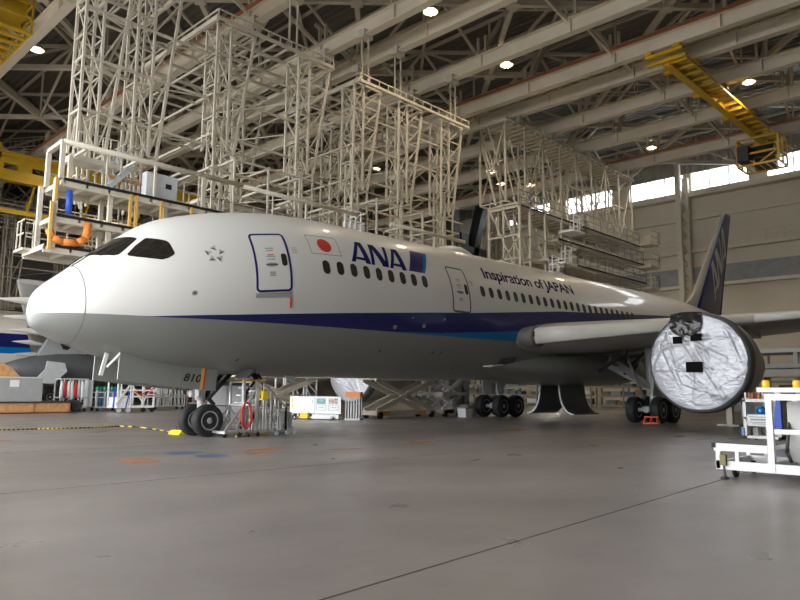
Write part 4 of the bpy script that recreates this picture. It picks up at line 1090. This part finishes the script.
# white stair trolley
c = thing('white_trolley', 'white wheeled trolley with sloping blue rail and red cables under the nose', 'trolley', (14, 23.5, 0))
m = MB(); x0, x1, y0, y1 = 12.8, 15.3, 23, 24.4
m.span((x0, y0, .28), (x1, y1, .42)); m.span((x0, y0, .42), (x0 + .8, y1 - .3, .95))
for x in (x0 + .05, 13.7, 14.5, x1 - .05):
    for y in (y0, y1): m.bar((x, y, .3), (x, y, 1.9), .08)
for z in (1.0, 1.4, 1.9): m.bar((13.7, y0, z), (x1, y0, z), .09); m.bar((13.7, y1, z), (x1, y1, z), .09)
m.bar((14.4, y0, .4), (x1, y0, 1.9), .06); m.bar((13.7, y0, 1.8), (14.6, y0, .5), .06); m.build('frame', 'brightwhite', c)
m = MB(); m.bar((12.75, 22.95, .5), (14.0, 22.95, 2.3), .07, .10); m.build('sloping_rail', 'white', c); m = MB(); m.bar((12.75, 23.3, .3), (12.8, 23.3, 1.5), .09); m.bar((13.4, 23.0, .3), (13.6, 23.0, 1.3), .06); m.build('blue_upright', 'blue', c)
m = MB(); m.path([(13.9, 22.95, 1.35), (14.3, 22.9, 1.15), (14.8, 22.9, 1.3), (15.4, 22.95, 1.2)], .035, 6); m.path([(14.6, 22.95, 1.7), (15.0, 22.9, 1.45), (15.3, 22.9, 1.6)], .035, 6); m.build('cable', 'red', c)
m = MB(); m.path([(13.8, 22.94, 1.3), (14.4, 22.9, 1.05), (15.2, 22.92, 1.05)], .035, 6); m.build('strap', 'ochre', c)
for x in (13.0, 13.6, 14.6, 15.2):
    q = MB(); q.lathe([(-.05, .15), (.05, .15)], (x, 23.05, .15), 'y', 16); q.build('castor', 'lgrey' if x < 14 else 'black', c)
# rack of upright poles
c = cart_frame('pole_rack', 'wheeled rack crowded with upright white poles, right of the white trolley', 17.6, 20.0, 27.6, 28.6, 1.1, 'lgrey')
random.seed(5)
for k in range(26):
    x = 17.65 + .09 * k; m = MB(); m.tube((x, 27.55 + random.random() * .5, .3), (x + random.uniform(-.12, .12), 27.7 + random.random() * .5, random.uniform(1.75, 2.2)), .03, 6); m.build('pole', random.choice(('brightwhite', 'white', 'white', 'lgrey')), c)
m = MB(); m.tube((20.6, 28.2, 0), (20.6, 28.2, 2.0), .05, 8); m.tube((20.6, 28.2, 0), (20.6, 28.2, .06), .2, 12); tag(m.build('marker_post', 'red'), 'thin red post standing just left of the nose wheels, far behind them', 'post')
m = MB(); m.span((20.9, 28, .35), (22.6, 29, .5)); m.span((20.9, 28, 1.2), (22.6, 29, 1.3))
for x in (20.95, 22.55):
    for y in (28.05, 28.95): m.bar((x, y, .0), (x, y, 1.7), .07)
tag(m.build('shelf_trolley', 'lgrey'), 'grey two shelf trolley far behind the nose wheels', 'trolley')

# barrier chain and chock by the nose wheels
ch = MB(); pts = [(-3.2, 7.8), (.2, 6.6), (2.6, 6.3), (4.4, 6.0), (5.6, 6.4), (5.9, 5.6), (5.7, 3.8), (5.35, 1.8)]
ch.path([(x, y, .05) for x, y in pts], .03, 6); tag(ch.build('barrier_rope', 'chain'), 'yellow and black striped barrier rope lying on the floor left of the nose wheels', 'rope')
def chock(name, mm, label, x, y, rz, sc=1):
    m = MB(); m.prism([(-.19 * sc, 0), (.19 * sc, 0), (.10 * sc, .17 * sc), (-.03 * sc, .17 * sc)], 'y', -.38 * sc, .38 * sc); me_o = m.build(name, mm); me_o.location = (x, y, 0); me_o.rotation_euler = (0, 0, rz)
    h = MB(); h.path([(.02, -.1, .17), (.02, -.1, .24), (.02, .1, .24), (.02, .1, .17)], .02, 6); h.build('handle', 'darksteel', me_o)
    return tag(me_o, label, 'chock')
chock('wheel_chock', 'byellow', 'bright yellow chock at the far nose wheel, at the end of the striped rope', 5.3, 1.3, .1, .8)
rc = thing('red_chock', 'small red open frame chock in front of the nearer main wheels', 'chock', (26.75, -5.4, 0))
m = MB()
for y in (-5.72, -5.4, -5.08): m.bar((26.58, y, .03), (26.75, y, .34), .05); m.bar((26.75, y, .34), (26.95, y, .03), .05)
for x, z in ((26.58, .03), (26.75, .34), (26.95, .03)): m.bar((x, -5.74, z), (x, -5.06, z), .05)
m.build('chock_frame', 'orangered', rc)

# white cabinet, step ladder and stair stand behind the nose wheels
c = thing('white_cabinet', 'tall white equipment cabinet behind the nose wheels with a dark open top', 'cabinet', (6.9, .9, 0))
m = MB(); m.span((6.35, .45, .45), (7.7, 1.4, 1.62)); m.build('body', 'brightwhite', c)
m = MB(); m.span((6.98, .43, .5), (7.0, .45, 1.6)); m.span((7.5, .43, .5), (7.52, .45, 1.6)); m.build('door_gap', 'lgrey', c)
m = MB()
for x in (6.32, 7.7):
    for y in (.45, 1.4): m.bar((x, y, 0), (x, y, 1.8), .05)
for z in (.95, 1.8): m.bar((6.32, .45, z), (7.7, .45, z), .04); m.bar((6.32, .45, z), (6.32, 1.4, z), .04); m.bar((6.32, 1.4, z), (7.7, 1.4, z), .04)
m.bar((6.05, .3, 0), (6.05, .3, 1.3), .04); m.bar((6.05, .3, 1.3), (6.32, .45, 1.3), .04); m.build('frame', 'rust', c)
m = MB(); m.span((6.4, .5, 1.62), (7.6, 1.35, 1.75)); m.build('tray', 'dgrey', c)

c.rotation_euler = (0, 0, math.radians(-40)); c.location = (6.75, .75, 0)
sl = thing('step_ladder', 'silver step ladder with wide braced feet in front of the white cabinet', 'ladder', (6.2, -.9, 0))
m = MB(); xa, xb = 6.0, 6.75
for y in (-1.15, -.35):
    m.bar((xa + .25, y, 1.0), (xa - .45, y, .16), .06); m.bar((xa + .25, y, 1.0), (xa + .0, y, .16), .05); m.bar((xa + .25, y, .16), (xa + .25, y, 1.75), .06); m.bar((xb, y, .16), (xb, y, 1.75), .06); m.bar((xa - .5, y, .16), (xb + .1, y, .16), .07)
    m.bar((xa - .1, y, .6), (xa + .25, y, .6), .04); m.bar((xa + .25, y, .9), (xb, y, .3), .04)
for z in (.16, 1.0, 1.74): 
    for x in (xa + .25, xb): m.bar((x, -1.15, z), (x, -.35, z), .05)
m.bar((xa - .48, -1.3, .16), (xa - .48, -.2, .16), .08); m.build('side_frame', 'alum', sl)
for k in range(6): q = MB(); q.box((xa + .32 + .06 * k, -.75, .35 + .24 * k), (.2, .8, .035)); q.build('tread', 'alum', sl)
for x in (xa - .48, xa + .05, xb):
    for y in (-1.25, -.25): q = MB(); q.lathe([(-.025, .065), (.025, .065)], (x, y, .065), 'y', 12); q.bar((x, y, .07), (x, y, .16), .035); q.build('castor', 'black', sl)
for y in (-1.2, -.3): q = MB(); q.bar((6.15, y, 1.80), (7.0, y, 1.80), .08, .06); q.build('top_pad', 'ochre', sl)

ss = thing('stair_stand', 'silver descending stair stand with handrails right of the red hose ring', 'stairs', (7.4, -.8, 0))
for k in range(5):
    x = 6.85 + .27 * k; z = 1.45 - .27 * k; q = MB(); q.box((x, -.75, z), (.27, .75, .04)); q.build('tread', 'alum', ss)
m = MB()
for y in (-1.14, -.36):
    for k in range(5):
        x = 6.72 + .30 * k; z = 1.55 - .27 * k; m.bar((x, y, .12), (x, y, z + .45 * (k > 0) + (.25 if k == 0 else 0)), .05); m.bar((x + .1, y, .12), (x + .1, y, z), .035)
    m.bar((6.72, y, 1.8), (7.0, y, 1.75), .05); m.bar((7.02, y, 1.72), (7.92, y, .92), .05); m.bar((6.7, y, .14), (8.3, y, .14), .06); m.bar((7.92, y, .92), (7.92, y, .14), .05)
m.build('stair_frame', 'alum', ss)
m = MB(); m.span((7.85, -1.1, .2), (8.3, -.4, .28)); m.span((8.0, -1.05, .28), (8.25, -.45, .75)); m.build('base_box', 'lgrey', ss)
for x in (7.55, 8.0, 8.28):
    for y in (-1.15, -.35): q = MB(); q.lathe([(-.03, .07), (.03, .07)], (x, y, .07), 'y', 12); q.build('castor', 'lgrey', ss)
m = MB(); m.bar((6.75, -.45, .9), (7.4, -.45, 1.9), .09, .04); m.bar((6.8, -.45, 1.9), (7.4, -.45, 1.35), .09, .04); m.build('cross_brace', 'brightwhite', ss)

ringm = MB(); n = 28; tor = []
for k in range(n + 1):
    a = 2 * PI * k / n; tor.append([V((6.30 + (.19 + .03 * math.cos(t)) * math.cos(a), -1.24 + .035 * math.sin(t), .68 + (.40 + .035 * math.cos(t)) * math.sin(a))) for t in [2 * PI * q / 10 for q in range(10)]])
ringm.loft(tor, cap=False); o = tag(ringm.build('hose_ring', 'red'), 'red coiled hose ring hanging on the silver stair stand', 'hose')
m = MB(); m.box((6.95, -1.25, 1.32), (.18, .12, .3)); tag(m.build('tool_bag', 'byellow'), 'yellow tool bag hanging on the silver stair stand above the red ring', 'bag')
# service panel and cables under the belly
m = MB(); m.path([(6.6, -.9, 2.02), (6.75, -.95, 1.9), (6.7, -1.0, 1.72), (6.45, -1.0, 1.45), (6.4, -.9, .9), (6.5, -.6, .3), (6.3, -1.4, .05)], .045, 8); m.path([(6.9, -.9, 2.02), (7.0, -.95, 1.86), (7.1, -1.0, 1.6), (7.0, -.9, 1.0), (6.9, -.5, .3)], .045, 8)
m.path([(6.75, -.9, 2.03), (6.85, -.95, 1.8)], .08, 8)
tag(m.build('ground_power_cable', 'black'), 'black ground power cables plugged into the belly behind the nose gear', 'cable')
m = MB(); m.path([(5.9, -1.3, .04), (6.3, -.9, .04), (6.9, -.9, .04), (7.3, -1.1, .04)], .03, 6); tag(m.build('floor_hose', 'ochre'), 'thin yellow hose on the floor under the silver ladder', 'hose')
m = MB(); m.box((0, 0, 0), (.06, .6, .42)); o = m.build('service_panel', 'dgrey', plane); o.location += V((6.25, -1.15, 2.0)); o.rotation_euler = (0, .9, .2)

# scissor lifts
def scissor(name, label, x0, x1, y, z0, z1, mm, n=1):
    s = thing(name, label, 'lift', ((x0 + x1) / 2, y, 0))
    m = MB(); m.span((x0, y - .6, .18), (x1, y + .6, .42)); m.build('base_frame', 'beige', s); m = MB(); m.span((x0 + .1, y - .63, .2), (x0 + 1.0, y - .6, .4)); m.span((x1 - 1.6, y - .63, .2), (x1 - .9, y - .6, .4)); m.build('warning_plate', 'ochre', s)
    m = MB(); m.span((x0 - .2, y - .8, z1), (x1 + .2, y + .8, z1 + .2)); m.build('platform', 'beige', s)
    L = (x1 - x0) / n
    for k in range(n):
        for y_ in (y - .5, y + .5):
            q = MB(); q.bar((x0 + L * k + .1, y_, z0), (x0 + L * (k + 1) - .1, y_, z1), .1, .26); q.bar((x0 + L * (k + 1) - .1, y_ + .12, z0), (x0 + L * k + .1, y_ + .12, z1), .1, .26); q.tube((x0 + L * (k + .5), y_ - .1, (z0 + z1) / 2), (x0 + L * (k + .5), y_ + .25, (z0 + z1) / 2), .1, 10); q.build('scissor_arm', mm, s)
    for x in (x0 + .3, x1 - .3):
        for y_ in (y - .55, y + .55): q = MB(); q.lathe([(-.08, .18), (.08, .18)], (x, y_, .18), 'y', 16); q.build('wheel', 'black', s)
    q = MB(); q.tube((x0 + 1, y, .5), (x1 - 1.2, y, z1 - .5), .09, 8); q.build('ram', 'steel', s)
    return s
scissor('scissor_lift', 'cream scissor lift seen between the stair stand and the white notice board', 15.2, 20.2, 12.8, .42, 2.2, 'cream')
scissor('scissor_lift', 'wide cream scissor lift under the belly right of the post rack', 19.7, 24.5, 7.2, .42, 2.1, 'cream')
dl = scissor('scissor_lift', 'narrow white scissor lift with stacked diamond arms near the far main wheels', 25.1, 27.0, 7.2, .42, 1.25, 'brightwhite')
for k in range(2):
    y = 6.7 + 1.0 * k
    m = MB(); m.bar((25.2, y, 1.25), (26.9, y, 2.1), .1, .2); m.build('scissor_arm', 'brightwhite', dl); m = MB(); m.bar((26.9, y + .12, 1.25), (25.2, y + .12, 2.1), .1, .2); m.build('scissor_arm', 'brightwhite', dl)
# white notice board cart
nb_ = thing('notice_board', 'long white wheeled notice board with two small posters and a yellow box below', 'sign', (16.6, 8.0, 0))
m = MB(); bx0, bx1, by = 14.95, 18.25, 8.0
m.span((bx0, by, .30), (bx1, by + .06, 1.18)); m.build('board', 'brightwhite', nb_)
m = MB()
for x in (bx0 + .5, bx1 - .4): m.bar((x, by + .1, .08), (x, by + .1, .6), .07); m.bar((x, by - .35, .12), (x, by + .5, .12), .07)
m.span((bx0 + .6, by - .1, .08), (bx1 - .05, by + .35, .14)); m.build('stand', 'white', nb_)
m = MB(); m.span((16.70, by - .01, .80), (17.28, by, 1.08)); m.build('poster', 'posterA', nb_); m = MB(); m.span((17.48, by - .01, .80), (18.06, by, 1.08)); m.build('poster', 'posterB', nb_)
m = MB()
for x in (16.70, 17.48):
    m.bar((x, by - .006, .48), (x + .6, by - .006, .48), .014); m.bar((x, by - .006, .74), (x + .6, by - .006, .74), .014); m.bar((x, by - .006, .48), (x, by - .006, .74), .014); m.bar((x + .6, by - .006, .48), (x + .6, by - .006, .74), .014); m.bar((x + .12, by - .006, .62), (x + .48, by - .006, .62), .02)
m.bar((16.58, by - .006, .35), (16.58, by - .006, 1.13), .015); m.bar((16.42, by - .006, .84), (16.42, by - .006, 1.0), .02); m.bar((15.95, by - .006, .42), (16.2, by - .006, .42), .02); m.build('printed_mark', 'print', nb_)
m = MB(); m.span((15.08, by - .008, .85), (15.16, by, 1.06)); m.span((15.08, by - .008, .6), (15.16, by, .75)); m.build('yellow_mark', 'byellow', nb_)
m = MB(); m.span((15.75, by - .25, .06), (16.25, by - .02, .34)); m.build('yellow_box', 'byellow', nb_)
m = MB(); m.span((16.5, by - .2, .05), (18.2, by - .04, .27)); m.build('white_box', 'brightwhite', nb_)
for x in (bx0 + .5, bx1 - .4): q = MB(); q.lathe([(-.03, .09), (.03, .09)], (x, by - .3, .09), 'y', 12); q.build('castor', 'black', nb_)
nb_.rotation_euler = (0, 0, math.radians(-62)); nb_.scale = (.86, 1, 1)
pr = thing('post_rack', 'rack of grey posts under a red orange top bar, right of the notice board', 'rack', (18.8, 8.2, 0))
m = MB(); m.span((18.38, 7.95, 1.18), (19.2, 8.4, 1.42)); m.build('top_bar', 'orange', pr)
for k in range(6): q = MB(); x = 18.42 + .145 * k; q.bar((x, 8.0, .05), (x, 8.0, 1.18), .05); q.bar((x, 8.35, .05), (x, 8.35, 1.18), .05); q.build('post', 'lgrey', pr)
q = MB(); q.span((18.38, 7.95, 0), (19.2, 8.4, .1)); q.build('base', 'lgrey', pr)
pr.location = (17.75, 6.25, 0); pr.rotation_euler = (0, 0, math.radians(-62))
wf = thing('access_frame', 'white tubular access frame standing behind the notice board', 'frame', (19.6, 14, 0))
m = MB()
for x in (19.0, 19.6, 20.4, 21.4):
    for y in (13.8, 14.8): m.bar((x, y, 0), (x, y, 2.3), .08)
for z in (.5, 1.2, 1.9): m.bar((19, 13.8, z), (21.4, 13.8, z), .06)
m.bar((19.6, 13.8, 1.9), (20.4, 13.8, .5), .06); m.bar((20.4, 13.8, 1.9), (21.4, 13.8, .5), .06); m.bar((21.4, 13.8, 1.3), (20.4, 13.8, 2.2), .06); m.build('tube_frame', 'brightwhite', wf)
random.seed(11)
def bin_box(x, y, w, h, mm, label):
    b_ = thing('floor_bin', label, 'bin', (x, y, 0)); m = MB(); m.prism([(x - w / 2 + .05, 0), (x + w / 2 - .05, 0), (x + w / 2, h), (x - w / 2, h)], 'y', y - .3, y + .3); m.build('bin_body', mm, b_); m = MB(); m.span((x - w / 2 - .03, y - .33, h), (x + w / 2 + .03, y + .33, h + .06)); m.build('bin_rim', 'lgrey', b_)
bin_box(28.6, 7.4, .9, .62, 'lgrey', 'pale grey floor bin below the diamond arm scissor lift'); bin_box(26.0, 5.6, .7, .5, 'brightwhite', 'white floor bin left of the far main wheels')



# ------------------------------------------------------------------ storage along the end wall
random.seed(21)
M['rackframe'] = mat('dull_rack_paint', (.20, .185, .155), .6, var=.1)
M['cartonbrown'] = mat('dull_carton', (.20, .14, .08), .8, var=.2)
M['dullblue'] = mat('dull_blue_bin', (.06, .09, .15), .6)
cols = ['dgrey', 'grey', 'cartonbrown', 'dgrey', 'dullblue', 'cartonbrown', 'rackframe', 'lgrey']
where = ['leftmost', 'second from left', 'third from left', 'third from right', 'second from right', 'rightmost']
def rack(x, y0, y1, h, label, nsh=4, mm='rackframe', d=1.2):
    r = thing('storage_rack', label, 'rack', (x, (y0 + y1) / 2, 0), 'storage racks along the end wall')
    m = MB()
    for y in (y0, (y0 + y1) / 2, y1):
        for xx in (x, x + d): m.bar((xx, y, 0), (xx, y, h), .14)
    for k in range(nsh):
        z = .25 + (h - .3) * k / (nsh - 1)
        m.span((x - .02, y0, z), (x + d, y1, z + .07)); m.bar((x, y0, z), (x, y1, z), .12, .18)
    m.build('rack_frame', mm, r)
    for k in range(nsh - 1):
        z = .32 + (h - .3) * k / (nsh - 1); y = y0 + .2; hh = (h - .3) / (nsh - 1)
        while y < y1 - .9:
            w_ = random.uniform(.5, 1.3)
            if random.random() < .75:
                b_ = MB(); b_.span((x + .1, y, z), (x + d - .1, min(y + w_, y1 - .1), z + hh * random.uniform(.35, .75))); b_.build('stored_box', random.choice(cols), r)
            y += w_ + .15
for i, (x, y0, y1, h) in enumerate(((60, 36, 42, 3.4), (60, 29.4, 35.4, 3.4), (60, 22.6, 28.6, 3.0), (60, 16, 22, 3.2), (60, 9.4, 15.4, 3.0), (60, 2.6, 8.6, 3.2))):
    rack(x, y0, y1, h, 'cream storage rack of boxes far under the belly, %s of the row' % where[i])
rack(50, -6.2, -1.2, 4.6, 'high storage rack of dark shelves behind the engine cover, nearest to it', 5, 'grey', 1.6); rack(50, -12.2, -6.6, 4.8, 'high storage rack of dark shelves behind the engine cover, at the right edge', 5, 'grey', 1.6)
wp_ = thing('work_platform', 'long pale work platform with sloped white top deck right of the engine', 'platform', (40, -8, 0))
m = MB(); m.span((38, -13, 3.9), (41, -5.5, 4.15)); m.span((37.8, -13, 3.0), (40.5, -5.7, 3.25))
for y in (-12.5, -9, -6):
    for x in (38.2, 40.8): m.bar((x, y, 0), (x, y, 4), .22)
m.build('platform_frame', 'lgrey', wp_); m = MB(); m.span((37.9, -9.5, 2.5), (40, -5.6, 2.95)); m.build('side_panel', 'white', wp_)
# fluorescent strips low at the end wall
for i, (x, y, w) in enumerate(((57.5, 32.4, 'left of'), (57.5, 26.5, 'just right of'), (57.5, 19.4, 'well right of'))):
    t_ = thing('strip_lamp', 'white fluorescent strip lamp glowing under the belly, %s the wide scissor lift' % w, 'lamp', (x, y, 3.1), 'fluorescent strips under the belly')
    m = MB(); m.tube((x, y - 1.2, 3.05), (x, y + 1.2, 3.05), .09, 10); m.build('tube', 'tube', t_); m = MB(); m.bar((x, y - 1.25, 3.2), (x, y + 1.25, 3.2), .25, .12); m.bar((x, y - 1, 3.2), (x + 2.5, y - 1, 3.4), .05); m.bar((x, y + 1, 3.2), (x + 2.5, y + 1, 3.4), .05); m.build('housing', 'white', t_)


# work bench behind the engine
wbn = thing('work_bench', 'pale steel work bench on splayed feet under the engine cover', 'bench', (30, -8.4, 0))
m = MB(); m.span((27.6, -9.3, 1.0), (33.5, -8.0, 1.25)); m.build('bench_top', 'cream', wbn)
for x in (28.2, 32.8):
    q = MB(); q.bar((x, -8.6, .06), (x, -8.6, 1.0), .26); q.box((x, -8.6, .04), (.8, 1.0, .08)); q.build('bench_leg', 'cream', wbn)

# white parts shelf with orange load
sh = thing('parts_shelf', 'white open cabinet with a printed notice and orange parts on top, behind the white cart', 'cabinet', (17.6, -13.2, 0))
x0, x1, y0, y1 = 17.0, 17.9, -13.85, -12.78
m = MB(); m.span((x0, y1 - .09, .12), (x1, y1, 1.32)); m.span((x0, y0, .12), (x1, y0 + .09, 1.32)); m.span((x0, y0, 1.24), (x1, y1, 1.34)); m.span((x0, y0, .12), (x1, y1, .2)); m.span((x1 - .04, y0, .12), (x1, y1, 1.3)); m.span((x0, y0, .72), (x1, y1, .77)); m.build('cabinet_body', 'white', sh)
m = MB(); m.span((x0 - .015, y0 + .12, .50), (x0, y1 - .12, .86)); nt_ = m.build('notice', 'paper', sh)
m = MB()
for k, (z, w_) in enumerate(((.78, .7), (.70, .62), (.62, .66), (.57, .5))): m.span((x0 - .018, -13.3 - w_ / 2, z - (.022 if k == 1 else .01)), (x0 - .015, -13.3 + w_ / 2, z + (.022 if k == 1 else .01)))
m.build('notice_print', 'print', nt_)
m = MB(); m.lathe([(.78, .12), (1.0, .14), (1.1, .08)], (17.4, -13.2, 0), 'z', 14); m.build('blue_jar', 'sky', sh); m = MB(); m.span((17.3, -13.7, .77), (17.7, -13.45, 1.1)); m.span((17.3, -13.1, .2), (17.7, -12.95, .45)); m.build('small_box', 'grey', sh)
random.seed(9)
for k in range(16):
    y = y1 - .07 - .066 * k; q = MB(); q.lathe([(1.34, .03), (1.50, .035), (1.54, .02)], (17.1 + .12 * (k % 3), y, 0), 'z', 8); q.build('orange_part', random.choice(('orange', 'rust', 'orange', 'brightwhite')), sh)
m = MB(); m.span((16.95, -12.80, .2), (17.0, -12.72, .45)); m.build('blue_clip', 'sky', sh)
for x in (x0 + .1, x1 - .1):
    for y in (y0 + .1, y1 - .1): q = MB(); q.lathe([(-.02, .06), (.02, .06)], (x, y, .06), 'y', 12); q.build('castor', 'black', sh)
bl = MB(); bl.prism([(-13.72, .35), (-13.98, .35), (-13.98, 1.28), (-13.86, 1.32)], 'x', 16.6, 16.75); tag(bl.build('blue_board', 'blue'), 'blue board leaning between the white shelf and the cart equipment box', 'board')

# white service cart in the right foreground
ct = thing('service_cart', 'white steel service cart with amber beacons on its frame at the right foreground', 'cart', (7.4, -16.6, 0))
X0, X1, Y0, Y1 = 6.6, 8.2, -18.2, -15.64
m = MB()
for x in (X0, X1): m.bar((x, Y0, .24), (x, Y1, .24), .07, .15)
for y in (Y1 - .04, -16.5, -17.4): m.bar((X0, y, .24), (X1, y, .24), .07, .13)
for x in (X0, X1): m.bar((x, Y1 - .04, .18), (x, Y1 - .04, .6), .07); m.bar((x, -16.0, .2), (x, -16.0, .5), .06)
m.build('chassis', 'brightwhite', ct)
m = MB(); m.span((X0 - .02, -16.52, .52), (X1 + .02, Y1 + .02, .60)); m.bar((X0 - .02, -16.5, .55), (X0 - .02, Y1 + .02, .55), .05, .13); d_ = m.build('low_platform', 'brightwhite', ct)
m = MB(); m.span((X0 + .02, -16.5, .60), (X1, Y1, .615)); m.build('rubber_mat', 'dgrey', d_); m = MB(); m.box((X0 - .03, Y1 + .02, .58), (.08, .06, .08)); m.build('corner_bumper', 'black', d_)
m = MB()
for x in (X0, X1):
    m.bar((x, -16.56, .2), (x, -16.56, 1.48), .10); m.bar((x, -16.5, 1.44), (x, Y0, 1.44), .09, .11); m.bar((x, -16.56, .86), (x, Y0, .86), .05, .08); m.bar((x, -17.4, .2), (x, -17.4, 1.44), .07)
m.bar((X0, -16.56, 1.44), (X1, -16.56, 1.44), .09, .11); m.build('upper_frame', 'brightwhite', ct)
m = MB(); m.span((X0 - .08, Y0, 1.52), (X0 + .14, -16.40, 1.60)); m.bar((X0 + .03, -16.7, 1.48), (X0 + .03, -16.7, 1.54), .08); bb_ = m.build('beacon_bar', 'brightwhite', ct)
for y in (-16.52, -17.0): 
    q = MB(); q.lathe([(1.60, .055), (1.63, .062), (1.70, .06), (1.725, .045)], (X0 + .03, y, 0), 'z', 18); q.build('amber_beacon', 'amber', bb_)
m = MB(); m.span((7.1, -17.75, .33), (7.9, -16.70, 1.36)); eb = m.build('equipment_box', 'white', ct)
m = MB(); m.span((7.09, -17.35, 1.0), (7.1, -16.93, 1.36)); m.build('panel_recess', 'lgrey', eb)
for k in range(4):
    z = 1.30 - .095 * k; q = MB()
    for y in (-17.0, -17.12, -17.24): q.lathe([(-.02, .045), (0, .05), (.01, .03)], (7.08, y, z), 'x', 14)
    q.build('gauge', 'steel', eb)
m = MB(); m.span((7.085, -17.05, .55), (7.1, -16.88, .72)); m.build('switch_plate', 'black', eb); m = MB(); m.span((7.08, -17.02, .55), (7.086, -16.9, .62)); m.build('switch_cover', 'paper', eb); m = MB(); m.box((7.09, -17.0, .46), (.02, .2, .05)); m.build('latch', 'lgrey', eb)
m = MB(); m.path([(7.0, -16.75, .33), (6.95, -16.7, .5), (7.05, -16.72, .9), (7.2, -16.7, 1.1)], .03, 8); m.span((6.9, -17.3, .28), (7.5, -16.9, .36)); m.build('cable', 'dgrey', ct)
for y in (-15.78, -17.9):
    q = MB(); q.bar((X0 - .03, y, .05), (X0 - .03, y, .42), .035); q.lathe([(0, .075), (.03, .07), (.05, .03)], (X0 - .03, y, 0), 'z', 14); q.build('levelling_jack', 'darksteel', ct)
    q = MB(); q.box((X0 - .05, y, .33), (.10, .10, .18)); q.bar((X0 - .05, y + .04, .33), (X0 - .05, y + .04, .47), .03); q.build('jack_sleeve', 'olive', ct)
for x in (X0 + .42, X1 - .2):
    for y in (-15.82, -17.6):
        q = MB(); q.lathe([(-.03, .08), (-.028, .115), (.028, .115), (.03, .08)], (x, y, .115), 'y', 20); wh = q.build('castor_wheel', 'tread', ct); q = MB(); q.bar((x, y - .045, .115), (x, y - .045, .2), .05, .012); q.bar((x, y + .045, .115), (x, y + .045, .2), .05, .012); q.lathe([(-.035, .045), (.035, .045)], (x, y, .115), 'y', 14); q.build('castor_fork', 'alum', wh)

# ------------------------------------------------------------------ light
wd = bpy.data.worlds.new('sky'); SC.world = wd; wd.use_nodes = True
bg = wd.node_tree.nodes['Background']; bg.inputs[0].default_value = (.96, .98, 1.0, 1); bg.inputs[1].default_value = 5.5
SC.cycles.use_denoising = True
SC.cycles.max_bounces = 7; SC.cycles.diffuse_bounces = 5; SC.cycles.sample_clamp_indirect = 8
po = bpy.data.lights.new('door_portal', 'AREA'); po.shape = 'RECTANGLE'; po.size = 49; po.size_y = 18; po.cycles.is_portal = True
pl_ = bpy.data.objects.new('door_portal', po); COL.objects.link(pl_); pl_.location = (XF, 9.5, 9); pl_.rotation_euler = (0, -PI / 2, 0)
SC.view_settings.view_transform = 'Standard'; SC.view_settings.look = 'None'; SC.view_settings.gamma = 1; SC.view_settings.exposure = .22
